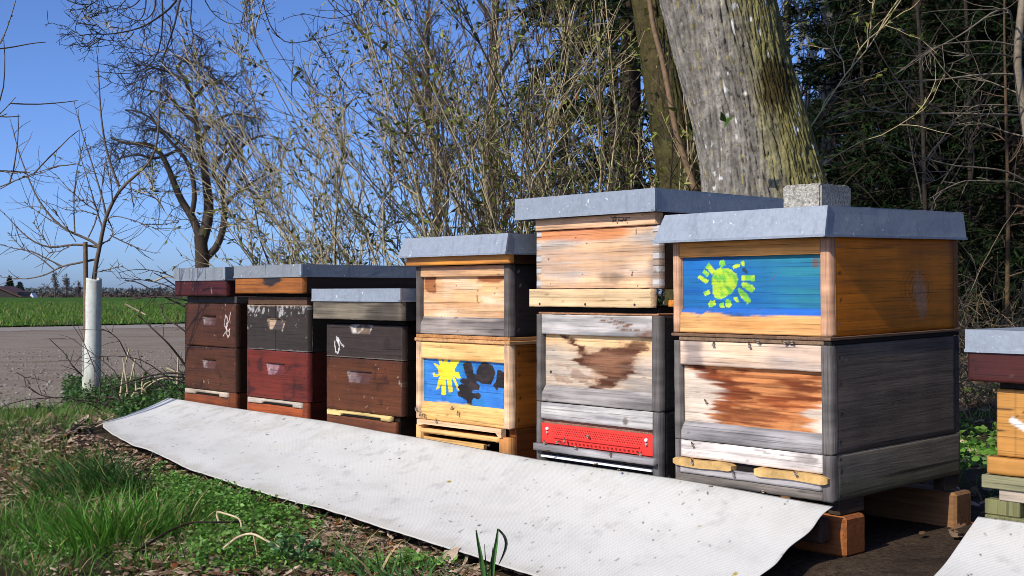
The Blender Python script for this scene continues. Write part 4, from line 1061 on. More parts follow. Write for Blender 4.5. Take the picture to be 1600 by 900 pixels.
# ------------------------------------------------------------------ the big leaning trunk and the mossy one beside it
def trunk_mesh(name, ctr, rad, seed, nu, nv, colf, parent=None, ridge=.018, freq=46):
    ctr = np.asarray(ctr, float); n = len(ctr)
    s = np.concatenate([[0], np.cumsum(np.linalg.norm(np.diff(ctr, axis=0), axis=1))]); q = np.linspace(0, s[-1], nv)
    Cc = np.stack([np.interp(q, s, ctr[:, i]) for i in range(3)], -1); rr = np.interp(q, s, rad)
    for _ in range(int(nv/10)):
        Cc[1:-1] = (Cc[:-2]+2*Cc[1:-1]+Cc[2:])/4; rr[1:-1] = (rr[:-2]+2*rr[1:-1]+rr[2:])/4
    t = nrm(np.gradient(Cc, axis=0)); a = nrm(np.cross(t, np.array([0, 1, 0.0]))); b = np.cross(t, a)
    th = np.linspace(0, 2*np.pi, nu, endpoint=False)
    TH, Q = np.meshgrid(th, q)
    x, y = np.cos(TH), np.sin(TH)
    # furrows run up the trunk, wander and break; periodic in the angle because they read x, y
    wob = .5*(vn(x*3+Q*1.6, y*3+Q*1.1, seed)-.5)
    ang = TH+wob*.5
    f1 = np.abs(np.sin(ang*freq/2+2.6*(fbm(x*4+Q*3, y*4-Q*3, seed+2)-.5)*4)); f2 = fbm(np.cos(ang)*9+5, np.sin(ang)*9+Q*5, seed+3, 4)
    f3 = fbm(x*24+Q*22, y*24-Q*9, seed+6, 3)
    f4 = fbm(ang*34, Q*16+wob*4, seed+12, 4); hgt = (.62*sst(.02, .34, f1+.25*(f3-.5))+.22*f2+.30*sst(.36, .56, f4))*.8+.25*f3-.04
    lump = (fbm(x*1.5+Q*.9, y*1.5, seed+8, 3)-.5)
    r = rr[:, None]*(1+.10*lump)+ridge*(hgt-.6)
    P = Cc[:, None]+a[:, None]*(x*r)[..., None]+b[:, None]*(y*r)[..., None]
    nx = a[:, None]*x[..., None]+b[:, None]*y[..., None]
    c = colf(TH, Q, hgt, f2, f3, nx, P)
    idx = np.arange(nu*nv).reshape(nv, nu); j = np.roll(idx, -1, axis=1)
    F = np.stack([idx[:-1], j[:-1], j[1:], idx[1:]], -1).reshape(-1, 4)
    return np_mesh(name, P.reshape(-1, 3)-base_of(parent), F, M['bark'], parent, c.reshape(-1, 3), smooth=True)

D1 = 4.8
c1 = [at(1205, 700, D1), at(1204, 480, D1), at(1200, 340, D1), at(1183, 245, D1), at(1163, 165, D1), at(1142, 85, D1), at(1122, 0, D1), at(1085, -160, D1), at(1040, -380, D1), at(1010, -700, D1), at(1000, -1100, D1)]
r1 = [(p/FPX*D1)/2 for p in (300, 218, 196, 176, 166, 166, 168, 168, 160, 140, 100)]
big = empty("leaning_tree", (c1[0][0], D1, 0), "massive leaning tree trunk with grey and moss green furrowed bark", "tree")
def col1(TH, Q, h, f2, f3, nx, P):
    px = P[..., 0]/P[..., 1]*FPX+CX; pz = P[..., 2]
    side = nx[..., 0]                                    # the moss grows on the trunk's far right flank
    k = mix(S(112, 106, 97), S(154, 147, 137), sst(.35, .75, f2*.6+f3*.4))
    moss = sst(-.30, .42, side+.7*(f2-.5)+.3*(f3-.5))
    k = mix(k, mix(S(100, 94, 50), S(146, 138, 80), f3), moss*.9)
    k = mix(k, k*.32, sst(.48, .28, h))  # shade inside the furrows put into the bark colour
    k = mix(k, S(216, 216, 212), sst(.80, .84, vn(TH*17, Q*34, 401)*.85+.15*f3)*sst(.46, .6, vn(TH*3, Q*3, 407)))
    k = mix(k, S(176, 160, 70), sst(.86, .90, vn(TH*26, Q*40, 405))*.5)
    dd = np.hypot((px-1212-.12*(1/1)*0)/30, (pz-at(0, 130, D1-.2)[2])/.115)+9*(nx[..., 1] > .2)
    k = mix(k, S(52, 42, 18), sst(1.05, .75, dd+1.0*(fbm(TH*30, Q*22, 403)-.5))*.9)
    return k
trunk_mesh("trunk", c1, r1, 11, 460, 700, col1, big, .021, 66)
# its limb high out of frame, drooping to the left with hanging twigs
limb = line([c1[9], c1[9]+np.array([-.8, .5, .25]), c1[9]+np.array([-1.5, .9, .10]), c1[9]+np.array([-2.3, 1.2, -.4]), c1[9]+np.array([-2.9, 1.2, -.9])], 24)
tw = Twigs(); tw.add(limb[None], np.linspace(.10, .03, 24)[None], S(70, 62, 56), 8)
HB = S(58, 50, 44)
hang = []
def hb(pts, d, r0=.008, r1=.002):
    P = pxline(pts, d, .01, 16); tw.add(P[None], np.linspace(r0*.62, r1*.8, 16)[None], HB, 5); hang.append(P)
q = lambda L_: [(100+x/6.43, y/6.43) for x, y in L_]
d0 = 5.6
hb([(345, -120)]+q([(1150,0),(1130,170),(1100,290),(1050,420),(1000,560),(985,640)]), d0, .011, .004)
hb(q([(1150,-60),(1120,30),(990,140),(800,270),(640,315),(440,345),(380,350),(250,325),(180,360),(40,375),(-30,330)]), d0, .009, .002)
hb(q([(180,360),(60,290),(0,255)]), d0, .003, .0015); hb(q([(380,350),(340,410),(260,465),(150,460),(90,425)]), d0, .004, .0015)
hb(q([(440,345),(380,290),(310,250),(205,235)]), d0, .003, .0015); hb(q([(700,315),(660,380),(590,415),(400,400),(270,370),(240,345)]), d0, .004, .0015)
hb([(248, -100)]+q([(985,0),(990,150),(985,300),(975,430),(945,540),(890,640),(830,700),(750,740),(600,742),(450,730),(310,715)]), d0+.1, .009, .002)
hb(q([(750,740),(700,830),(620,870),(520,840),(430,810)]), d0, .004, .0015); hb(q([(920,700),(830,770),(700,830),(590,870)]), d0, .004, .0015)
hb(q([(900,640),(830,660),(720,660),(620,615)]), d0, .004, .0015); hb(q([(820,-40),(820,60),(790,170),(700,240),(600,290),(460,260)]), d0+.2, .006, .0015)
hb(q([(915,-40),(915,90),(860,170),(780,220),(640,180),(530,110),(450,60),(430,-10)]), d0-.1, .006, .0015)
hb(q([(770,-20),(700,60),(560,95),(430,70),(300,30),(240,-20)]), d0, .005, .0015); hb(q([(630,-20),(540,80),(420,130),(290,135)]), d0, .004, .0015)
hb(q([(350,-10),(240,60),(140,100),(20,90)]), d0, .004, .0015); hb(q([(30,0),(140,40),(260,40),(340,0)]), d0, .005, .002); hb(q([(180,110),(200,145),(270,180)]), d0, .003, .0015)
hb(q([(1280,-60),(1280,60),(1265,230),(1300,340),(1290,440),(1270,490),(1160,580)]), d0, .006, .002); hb(q([(1300,340),(1380,390),(1360,460)]), d0, .003, .0015)
hb(q([(1270,490),(1290,550),(1450,580)]), d0, .003, .0015); hb(q([(1040,490),(1090,420),(1080,360),(1060,250),(1070,150)]), d0, .004, .0015)
hb(q([(1160,580),(1100,540),(1060,500),(1010,480)]), d0, .003, .0015); hb(q([(770,500),(700,490),(560,460),(460,445)]), d0, .003, .0015); hb(q([(770,500),(800,400),(810,280)]), d0, .003, .002)
hb(q([(950,540),(860,560),(700,520),(660,545)]), d0, .003, .0015); hb([(395,-60),(420,40),(445,70),(500,60),(560,40)], d0+.4, .006, .002); hb([(600,-40),(560,20),(520,30),(470,20)], d0+.4, .005, .002)
hb([(300,-40),(330,20),(360,40),(395,30),(430,10)], d0+.3, .005, .0015)
Hp = np.stack(hang)
st, d, sp = spawn(Hp, 6, .2, 1, .9, .25); P = shoot(st, d+np.array([0, 0, -.1]), rng.uniform(.03, .15, len(st)), 6, .22, .05); tw.add(P, taper(len(P), 6, .0022, .0011), HB, 3)
st, d, sp = spawn(P, 2, .3, 1, .9, .3); P2 = shoot(st, d, rng.uniform(.02, .07, len(st)), 4, .25, .05); tw.add(P2, taper(len(P2), 4, .0014, .0014), HB, 3)
# connectors from the limb down to the hanging twigs, out of frame
for P in hang:
    if CY-(P[0][2]-HC)*FPX/P[0][1] > -25: continue
    k = limb[np.argmin(np.linalg.norm(limb-P[0], axis=1))]; tw.add(line([k, P[0]*np.array([1, 1, 0])+[0, 0, max(k[2], P[0][2])+.12], P[0]+np.array([0, 0, .3]), P[0]], 10)[None], np.linspace(.010, .005, 10)[None], HB, 5)
tw.build("limb", M['twig'], big)
# a sprout with two leaves on the trunk
lv = Leaves(); sp0 = at(1132, 200, D1-.43)
lv.add(np.array([sp0, sp0+[.01, 0, .02]]), np.array([[.4, -.3, .7], [-.5, -.3, .6]]), [.055, .05], [.03, .028], S(70, 96, 34)); lv.build("sprout_leaves", M['leaf'], big)

D2 = 5.7
c2 = [at(1100, 640, D2), at(1085, 380, D2), at(1068, 290, D2), at(1050, 190, D2), at(1034, 100, D2), at(1018, 0, D2), at(990, -200, D2), at(970, -500, D2), at(960, -900, D2)]
r2 = [(p/FPX*D2)/2 for p in (120, 84, 72, 64, 60, 56, 52, 44, 30)]
t2 = empty("mossy_tree", (c2[0][0], D2, 0), "slimmer dark mossy tree trunk left of the massive leaning trunk", "tree")
def col2(TH, Q, h, f2, f3, nx, P):
    k = mix(S(66, 58, 40), S(98, 88, 56), f2*.6+f3*.4); k = mix(k, S(62, 70, 30), sst(.45, .65, f2)*.6)
    return mix(k, k*.3, sst(.45, .3, h))  # furrows darkened in the colour as if shaded
trunk_mesh("trunk", c2, r2, 23, 130, 300, col2, t2, .022, 26)
tw = Twigs()
for sd in range(9):
    k = c2[7]; P = shoot(k[None], np.array([[rng.normal()*.8, rng.normal()*.5, .9]]), [2.4], 12, .12, .03); tw.add(P, taper(1, 12, .04, .008), S(66, 58, 46), 5)
tw.build("limb", M['twig'], t2)
tagp(Twigs().add(pxline([(1008, -60), (1020, 40), (1036, 95), (1048, 160), (1058, 215), (1075, 262), (1088, 300), (1100, 420)], 5.2, .004, 24)[None], np.linspace(.010, .016, 24)[None], S(118, 96, 72), 7).build("fallen_branch", M['twig']), "bare brown stick leaning against the slim mossy trunk", "branch")

# ------------------------------------------------------------------ the hedge of arching shrubs behind the hives
STEM = S(190, 172, 132); STEM_SHADED = S(70, 58, 44)  # sunlit and shaded twig look put into two colours, dealt out per stem
def shrub(px, d, nst, lean, Lm, label, leafy=1.0, dark=0.0, seed=0, spread=.15, group="bare shrubs in the hedge behind the hives"):
    nst = max(7, int(nst*.80)); b = at(px, 600, d); b[2] = float(gz(b[0], b[1]))
    e = empty("shrub", b, label, "shrub", group)
    st = np.tile(b, (nst, 1))+rng.normal(size=(nst, 3))*np.array([.22, .30, 0])
    dr = np.stack([-np.tan(lean+.03+1.25*spread*np.clip(rng.normal(size=nst), -1.0, .9)), .35*rng.normal(size=nst), np.ones(nst)], -1)
    Ln = Lm*rng.uniform(.6, 1.15, nst)
    P = shoot(st, dr, Ln, 16, .08, np.array([.002, 0, .012])); r0 = .003+.0055*rng.random(nst)**2
    tw = Twigs(); lv = Leaves()
    cs = mix(STEM, STEM_SHADED, np.clip((rng.random(nst) < .38+.5*dark)*.75+.35*rng.random(nst), 0, 1)); tw.add(P, taper(nst, 16, r0, .0017), cs, 5)
    k1 = 8; s1, d1, q1 = spawn(P, k1, .18, 1, .5, .2); L1 = np.repeat(Ln, k1)*rng.uniform(.12, .40, len(s1))*(1.1-q1*.6)
    P1 = shoot(s1, d1+np.array([0, 0, .35]), L1, 9, .14, .02); c1_ = np.repeat(cs, k1, 0); tw.add(P1, taper(len(P1), 9, .0034, .0014), c1_, 4)
    k2 = 4; s2, d2, q2 = spawn(P1, k2, .2, 1, .7, .25); P2 = shoot(s2, d2+np.array([0, 0, .2]), rng.uniform(.05, .30, len(s2)), 6, .18, .01)
    tw.add(P2, taper(len(P2), 6, .0022, .0011), np.repeat(c1_, k2, 0), 3)
    s3, d3, q3 = spawn(P2, 2, .4, 1, .8, .3); P3 = shoot(s3, d3, rng.uniform(.02, .08, len(s3)), 4, .15, .02); tw.add(P3, taper(len(P3), 4, .0013, .001), STEM_SHADED*1.1, 3)
    tw.build("stems", M['twig'], e)
    # small evergreen leaves and swelling buds near the shoot ends
    nl = int(len(P2)*.85*leafy); i = rng.integers(0, len(P2), nl); j = rng.integers(1, 6, nl); a = P2[i, j]; dd = P2[i, j]-P2[i, j-1]
    lc = mix(S(56, 72, 26), S(150, 154, 66), rng.random(nl)); lc[rng.random(nl) < .015] = S(140, 80, 44)
    lv.add(a, nrm(dd)+.7*rng.normal(size=(nl, 3)), rng.uniform(.022, .052, nl), rng.uniform(.009, .019, nl), lc)
    i = rng.integers(0, len(P1), nl//2); j = rng.integers(2, 9, nl//2)
    lv.add(P1[i, j], nrm(P1[i, j]-P1[i, j-1])+.6*rng.normal(size=(nl//2, 3)), rng.uniform(.012, .03, nl//2), rng.uniform(.006, .011, nl//2), mix(S(70, 84, 36), S(140, 138, 80), rng.random(nl//2)))
    lv.build("leaves", M['leaf'], e)
    return e
for a in [
 (715, 6.4, 11, .36, 2.1, "leftmost pale shrub of the hedge, thin stems arching to the left over the low hives", 1.8, .0),
 (735, 6.0, 11, .38, 2.3, "shrub with long left-leaning stems behind the lowest brown hive", 1.6, .1),
 (745, 6.8, 13, .42, 2.7, "shrub leaning left just left of the hive with the yellow sun", 1.4, .3),
 (765, 6.1, 13, .38, 2.7, "twiggy shrub behind the hive with the yellow sun", 1.4, .2),
 (810, 7.0, 14, .30, 2.9, "shrub behind the gap between the yellow sun hive and the tallest hive", 1.4, .5),
 (855, 6.2, 14, .22, 2.7, "upright shrub behind the left edge of the tallest hive", 2.0, .25),
 (900, 5.8, 14, .12, 2.6, "leafy shrub with upright tan stems behind the tallest hive's front", 3.2, .2),
 (945, 6.6, 17, .06, 2.9, "dense dark leaved shrub left of the slim mossy trunk", 4.6, .5),
 (990, 5.6, 13, .02, 2.5, "upright leafy shrub directly before the slim mossy trunk", 4.4, .3),
 (1045, 6.6, 8, .10, 1.5, "low shrub in the gap between the two leaning trunks", 3.0, .5),
 (470, 7.4, 9, .20, 1.9, "low thin shrub behind the red box, mostly sky between its stems", 2.0, .1),
 (560, 7.2, 11, .30, 2.1, "thin shrub behind the lowest brown hive's lid", 1.8, .2)]:
    shrub(*a)

# ------------------------------------------------------------------ a generic bare tree
def bare_tree(name, label, base, h, r, seed, col, lean=(0, 0), nl=9, dens=(7, 6, 5), droop=0.0, up=.5, cat="tree", group=None, s0=.3, spread=.8, trunk_sides=10, fine=.0022, llen=.45):
    e = empty(name, base, label, cat, group); base = np.asarray(base, float)
    top = base+np.array([lean[0], lean[1], h])
    tr = line([base-[0, 0, .1], base+(top-base)*.35+rng.normal(size=3)*h*.012, base+(top-base)*.7+rng.normal(size=3)*h*.015, top], 26)
    o = Twigs().add(tr[None], np.linspace(r, r*.15, 26)[None], col, trunk_sides, .0).build("trunk", M['bark'], e)
    tw = Twigs()
    s, d, q = spawn(tr[None], nl, s0, .98, .85*spread, .2); Lb = h*llen*(1.15-q)*rng.uniform(.7, 1.2, len(s))
    P = shoot(s, d+np.array([0, 0, up]), Lb, 12, .09, droop*.3); rb = r*.45*(1.1-q); tw.add(P, taper(len(P), 12, rb, rb*.2), col, 6)
    r_ = rb
    for lev, k in enumerate(dens):
        m0 = len(P); s, d, q = spawn(P, k, .15, 1, .75, .25); Lb = np.repeat(Lb, k)*rng.uniform(.22, .6, len(s))*(1.1-.6*q)
        r_ = np.maximum(np.repeat(r_, k)*.45, fine); n = (10, 7, 5)[lev]
        P = shoot(s, d+np.array([0, 0, up*.4]), Lb, n, .12, droop*(.5+.3*lev)); tw.add(P, taper(len(P), n, r_, np.maximum(r_*.3, fine*.6)), col, (5, 4, 3)[lev])
    tw.build("crown", M['twig'], e); return e

# the fruit tree beyond the lane
DF = 26.0
ft = empty("fruit_tree", at(318, 490, DF)*np.array([1, 1, 0]), "dark bare old fruit tree with tangled hanging twigs beyond the lane", "tree")
FC = S(62, 52, 42); tw = Twigs()
g = lambda L_: [(150+x/2.647, 90+y/2.647) for x, y in L_]
mains = [([(430,1100),(436,950),(440,860),(436,790),(430,735)], .17, .14), ([(436,760),(400,660),(350,590),(315,500),(285,420),(250,370),(200,350),(130,360),(60,330)], .10, .022),
 ([(436,765),(470,650),(462,560),(450,470),(430,370),(412,270),(400,170),(370,90),(330,40)], .125, .022), ([(440,840),(500,790),(530,700),(530,620),(520,540),(540,450),(590,380),(640,330),(700,320)], .085, .02),
 ([(395,650),(410,580),(400,490),(380,430),(340,380),(290,330),(240,260),(180,220),(120,215)], .06, .015), ([(445,450),(400,390),(330,340),(280,300),(215,290)], .05, .012),
 ([(425,350),(470,280),(530,240),(580,230),(640,250)], .05, .012), ([(412,270),(350,220),(300,160),(250,140),(190,130)], .045, .012), ([(400,170),(450,110),(520,90),(560,130)], .04, .012),
 ([(520,540),(480,480),(500,420),(560,370),(600,300)], .05, .012), ([(340,380),(300,400),(240,420),(170,400),(80,420)], .035, .01), ([(530,620),(580,560),(640,520),(700,480)], .04, .012), ([(370,90),(300,60),(240,40),(180,60)], .03, .01), ([(330,40),(360,10),(420,20)], .03, .01)]
LP = []
for pts, a, b in mains:
    P = pxline(g(pts), DF, .10 if LP else .005, 18); LP.append(P)
    if len(LP) > 1: tw.add(P[None], np.linspace(a, b, 18)[None], FC, 8, .1)
TR = LP[0]; LP = np.stack(LP[1:])
s, d, qf = spawn(LP, 20, .25, 1, 1.0, .3); P = shoot(s, d+np.array([0, 0, .12]), rng.uniform(.3, 1.15, len(s)), 9, .24, -.07); tw.add(P, taper(len(P), 9, .012, .005), FC, 4)
s, d, qf = spawn(P, 5, .1, 1, .9, .3); P2 = shoot(s, d, rng.uniform(.12, .42, len(s)), 7, .22, -.12); tw.add(P2, taper(len(P2), 7, .0055, .0035), FC, 3)
s, d, qf = spawn(P2, 2, .2, 1, .9, .3); P3 = shoot(s, d, rng.uniform(.08, .30, len(s)), 5, .25, -.12); tw.add(P3, taper(len(P3), 5, .004, .003), FC, 3)
Twigs().add(np.vstack([[TR[0]*np.array([1, 1, 0])-[0, 0, .1]], TR])[None], np.concatenate([[.18], np.linspace(.175, .135, 18)])[None], FC, 10).build("trunk", M['bark'], ft)
tw.build("crown", M['twig'], ft)

# the young tree in its white guard
DY = 7.3
yt = empty("young_tree", at(143, 617, DY)*np.array([1, 1, 0]), "young bare tree growing out of a white tree guard by the yard", "tree")
YC = S(104, 90, 76); tw = Twigs(); h_ = lambda L_: [(x/2.904, 130+y/2.904) for x, y in L_]
yl = []
def yb(pts, r0, r1=.0016, n=16):
    P = pxline(h_(pts), DY, .012, n); tw.add(P[None], np.linspace(r0*.74, r1, n)[None], YC, 5, .15); yl.append(line(P, 16))
yb([(425,1200),(425,880),(440,790),(455,730),(465,660),(480,600),(510,540),(545,480),(590,435),(640,400),(690,350),(712,280),(720,180),(724,60),(724,0)], .024, .004, 26)
yb([(540,470),(505,380),(480,300),(465,210),(455,120),(448,0),(440,-120)], .011, .003); yb([(480,600),(470,540),(440,440),(400,310),(370,220),(335,90)], .009); yb([(465,660),(440,580),(410,480),(370,350),(352,300)], .007)
yb([(450,740),(400,700),(340,690),(260,640),(200,570),(160,510),(125,420),(85,320),(60,220),(44,160)], .012); yb([(450,745),(400,735),(330,730),(230,750),(150,720),(90,670),(40,610),(-40,540)], .011)
yb([(430,800),(360,815),(280,830),(210,870),(120,890),(5,880)], .010); yb([(280,830),(220,800),(140,760),(60,750),(-30,720)], .007); yb([(250,850),(180,790),(100,750),(35,675)], .006)
yb([(480,620),(520,600),(600,620),(680,650),(720,665)], .005); yb([(500,690),(560,720),(640,755),(705,772)], .006); yb([(455,730),(500,710),(515,670),(490,620)], .006); yb([(510,545),(505,470),(485,380),(478,330)], .006)
yb([(340,690),(335,600),(335,500),(350,380),(380,270),(388,225)], .006); yb([(400,700),(430,640),(455,540),(465,440),(475,370)], .006); yb([(440,580),(380,540),(310,480),(248,410)], .005); yb([(260,640),(180,590),(110,540)], .004)
yb([(330,730),(280,760),(220,770)], .004); yb([(230,750),(190,690),(150,630)], .004); yb([(345,720),(290,640),(240,570)], .004); yb([(450,600),(380,580),(300,575)], .004); yb([(460,560),(400,530),(310,530)], .003)
yb([(580,450),(620,455),(650,490),(690,500)], .005); yb([(590,450),(600,520),(605,560)], .004); yb([(640,640),(740,640),(813,630)], .003); yb([(430,860),(470,850),(560,830)], .004); yb([(0,395),(120,408)], .004); yb([(0,480),(80,435),(180,410),(272,372)], .004)
YP = np.stack(yl)
s, d, qf = spawn(YP, 7, .2, 1, 1.0, .25); P = shoot(s, d+np.array([0, 0, .2]), rng.uniform(.04, .22, len(s)), 6, .1, .03); tw.add(P, taper(len(P), 6, .0024, .0013), YC, 3)
s, d, qf = spawn(YP, 12, .1, 1, .6, .2); P = shoot(s, d, np.full(len(s), .012), 3, .05, 0); tw.add(P, taper(len(P), 3, .0042, .0015), YC*.9, 4)   # buds
tw.build("crown", M['twig'], yt)
Twigs().add(pxline([(134, 620), (134, 430), (133, 378)], DY-.03, 0, 8)[None], np.full((1, 8), .014), S(120, 96, 74), 8).build("stake", M['twig'], yt)
# guard tube
gd = empty("tree_guard", at(143, 617, DY)*np.array([1, 1, 0])+[0, 0, -.03], "white plastic tube guard round the young tree's trunk", "tree guard")
n = 40; zz = np.linspace(0, .715, 60); th = np.linspace(0, 2*np.pi, n, endpoint=False)
TH, ZZ = np.meshgrid(th, zz); rr_ = (.053+.0008*np.sin(ZZ*25)+.003*(fbm(np.cos(TH)*1.2+ZZ*3, np.sin(TH)*1.2, 501)-.5))*(1-.06*ZZ)
lean = np.stack([.006*ZZ, 0*ZZ], -1)
Po = np.stack([np.cos(TH)*rr_+.012*ZZ, np.sin(TH)*rr_, ZZ+.006*np.sin(TH*2)*(ZZ > .7)], -1); Pi = Po.copy(); Pi[..., :2] *= .955
kk = mix(S(216, 218, 206), S(150, 146, 118), sst(.25, .0, ZZ+.2*(fbm(TH*3, ZZ*9, 503)-.5))*.8); kk = mix(kk, S(150, 156, 130), sst(.66, .76, fbm(TH*5, ZZ*26, 505))*.4)
kk = mix(kk, S(52, 48, 44), sst(1, .6, np.hypot((np.cos(TH)*.0-TH+4.9)/.12, (ZZ-.115)/.012)))
ia = np.arange(TH.size).reshape(TH.shape); ja = np.roll(ia, -1, 1); F1 = np.stack([ia[:-1], ja[:-1], ja[1:], ia[1:]], -1).reshape(-1, 4); F2 = F1[:, ::-1]+TH.size
F3 = np.stack([ia[-1], ja[-1], ja[-1]+TH.size, ia[-1]+TH.size], -1)
np_mesh("tube", np.vstack([Po.reshape(-1, 3), Pi.reshape(-1, 3)]), np.vstack([F1, F2, F3]), M['plain'], gd, np.vstack([kk.reshape(-1, 3)]*2), smooth=True)

# the sapling just off the left edge: its twigs reach in and its shadow crosses the cloth
sp_b = np.array([-2.62, 3.60, -.02])
sa = empty("sapling", sp_b, "bare sapling at the left edge, only its budded twig tips in view", "tree")
tw = Twigs(); K = []
for tip, r0 in (([-2.5, 3.5, 2.3], .020), ([-2.85, 3.2, 2.0], .014), ([-2.35, 3.3, 1.95], .012), ([-2.45, 3.7, 1.6], .013), ([-2.7, 3.8, 1.8], .012)):
    P = line([sp_b, sp_b+[0.02, .0, .45], (sp_b+np.array(tip))/2+rng.normal(size=3)*.05+[0, 0, .15], tip], 18); tw.add(P[None], np.linspace(r0, .004, 18)[None], YC, 6); K.append(P)
for pts, d in (([(-140, 190), (-60, 130), (0, 70), (12, 40), (24, 0), (34, -40)], 3.9), ([(-110, 260), (-40, 205), (0, 178), (24, 152)], 3.9), ([(-160, 300), (-60, 272), (0, 266), (46, 269)], 4.0), ([(-120, 330), (-30, 302), (0, 292), (40, 275), (93, 258)], 4.0)):
    P = pxline(pts, d, .004, 18); tw.add(P[None], np.linspace(.0034, .0012, 18)[None], YC, 5); k = K[2][8]; tw.add(line([k, (k+P[0])/2, P[0]], 8)[None], np.linspace(.009, .006, 8)[None], YC, 5); K.append(P)
KP = np.stack(K); s, d, qf = spawn(KP, 4, .3, 1, .8, .2); P = shoot(s, d+np.array([0, 0, .2]), rng.uniform(.05, .25, len(s)), 6, .08, .03); tw.add(P, taper(len(P), 6, .003, .0016), YC, 3)
s, d, qf = spawn(KP, 9, .2, 1, .6, .2); P = shoot(s, d, np.full(len(s), .008), 3, .05, 0); tw.add(P, taper(len(P), 3, .003, .001), YC*.9, 4)
tw.build("twigs", M['twig'], sa)

# ------------------------------------------------------------------ wood behind: bare trees, spruces, undergrowth
GB = S(96, 88, 84)
bare_tree("beech_tree", "pale grey slim trunk right of the massive leaning trunk, sky behind it", at(1279, 520, 13)*np.array([1, 1, 0]), 8.5, .10, 1, S(140, 138, 130), lean=(-.15, 0), nl=16, dens=(6, 5), s0=.12, llen=.3)
for i, (px, d, h, lab) in enumerate([(690, 24, 7, "bare tree far behind the yellow sun hive"), (760, 17, 8.5, "bare tree far behind the gap before the tallest hive"), (860, 20, 9, "bare tree far behind the tallest hive"), (960, 16, 8.5, "bare tree behind the slim mossy trunk"), (1225, 18, 9, "bare tree hidden partly by the massive leaning trunk"), (1335, 20, 9, "brown bare tree right of the pale slim trunk"), (1400, 24, 9.5, "bare tree crown showing above the left spruce"), (1480, 22, 9.5, "bare tree showing between the spruces"), (1550, 25, 9.5, "bare tree showing above the right spruces")]):
    b = at(px, 500, d); b[2] = 0
    bare_tree("bare_tree", lab, b, h, .10, 10+i, mix(GB*.55, GB*.8, rng.random()), lean=(rng.normal()*.3, 0), nl=20, dens=(7, 6, 3), s0=.10, up=.35, llen=.34, fine=.0045, group="bare trees of the wood")

def spruce(px, d, h, w, label, seed, nb=230):
    b = at(px, 500, d); b[2] = 0; e = empty("spruce", b, label, "tree", "spruces of the wood")
    Twigs().add(line([b, b+[0, 0, h*.5], b+[.05, 0, h]], 14)[None], np.linspace(.13, .015, 14)[None], S(62, 52, 42), 8, .1).build("trunk", M['bark'], e)
    z = h*(.04+.95*rng.random(nb)**1.15); az = rng.random(nb)*2*np.pi; Lb = w*(1-z/h)**.8*rng.uniform(.65, 1.1, nb)+.12
    st = b+np.stack([0*z, 0*z, z], -1); dr = np.stack([np.cos(az), np.sin(az), .05*np.ones(nb)], -1)
    P = shoot(st, dr, Lb, 10, .04, -.035); tw = Twigs().add(P, taper(nb, 10, .014, .004), S(60, 48, 36), 4)
    s, d_, q_ = spawn(P, 15, .12, 1, .85, .15); d_[:, 2] = d_[:, 2]*.35-.18
    P2 = shoot(s, d_, np.repeat(Lb, 15)*rng.uniform(.14, .34, len(s)), 6, .06, -.05); tw.add(P2, taper(len(P2), 6, .004, .002), S(54, 46, 34), 3)
    lv = Leaves(); m = len(P2)
    for j in range(1, 6):
        for r_ in range(3):
            dd = nrm(P2[:, j]-P2[:, j-1])
            lv.add(P2[:, j], dd+.75*rng.normal(size=(m, 3))*np.array([1, 1, .6]), rng.uniform(.05, .11, m), rng.uniform(.010, .022, m), S(27, 44, 17), .5)
    tw.build("branches", M['twig'], e); lv.build("needles", M['needle'], e); return e
for a in [(1385, 13.0, 7.5, 1.7, "dark spruce nearest the pale slim trunk", 1), (1440, 11.0, 8.0, 1.5, "tall dark spruce just right of the big hive's lid corner", 2), (1520, 12.0, 8.5, 1.6, "dark spruce behind the gap before the ochre hive", 3), (1590, 10.5, 7.5, 1.5, "dark spruce at the right edge of the frame", 4),
          (1350, 17.0, 5.5, 1.8, "small spruce far back behind the pale slim trunk", 5), (1480, 16.0, 9.0, 2.0, "big spruce in the second rank between two nearer ones", 6), (1600, 15.0, 9.0, 2.2, "big spruce in the second rank at the right edge", 7), (985, 10.5, 7.0, 1.4, "dark spruce behind the slim mossy trunk", 11), (1290, 20.0, 3.2, 1.6, "low spruce far back beside the leaning trunk", 8), (1180, 19.0, 3.6, 1.8, "low spruce far back behind the leaning trunk", 9), (1420, 20.0, 9.5, 2.4, "tallest spruce of the back rank", 10)]:
    spruce(*a)
for i, (px, dd_, r_, lab) in enumerate([(1337, 14.5, .05, "slim dark trunk right of the pale beech"), (1362, 11.5, .03, "thin dark trunk before the leftmost spruces"), (1452, 9.6, .022, "thin pole-like trunk before the middle spruces"), (1512, 10.0, .026, "thin dark pole-like trunk before the spruces right of the big hive")]):
    b = at(px, 500, dd_); b[2] = 0
    bare_tree("young_tree", lab, b, 6.0, r_, 70+i, S(56, 50, 43), lean=(rng.normal()*.12 if i < 4 else -.9, 0), nl=14, dens=(5, 3), s0=.15, up=.25, llen=.22, fine=.003)
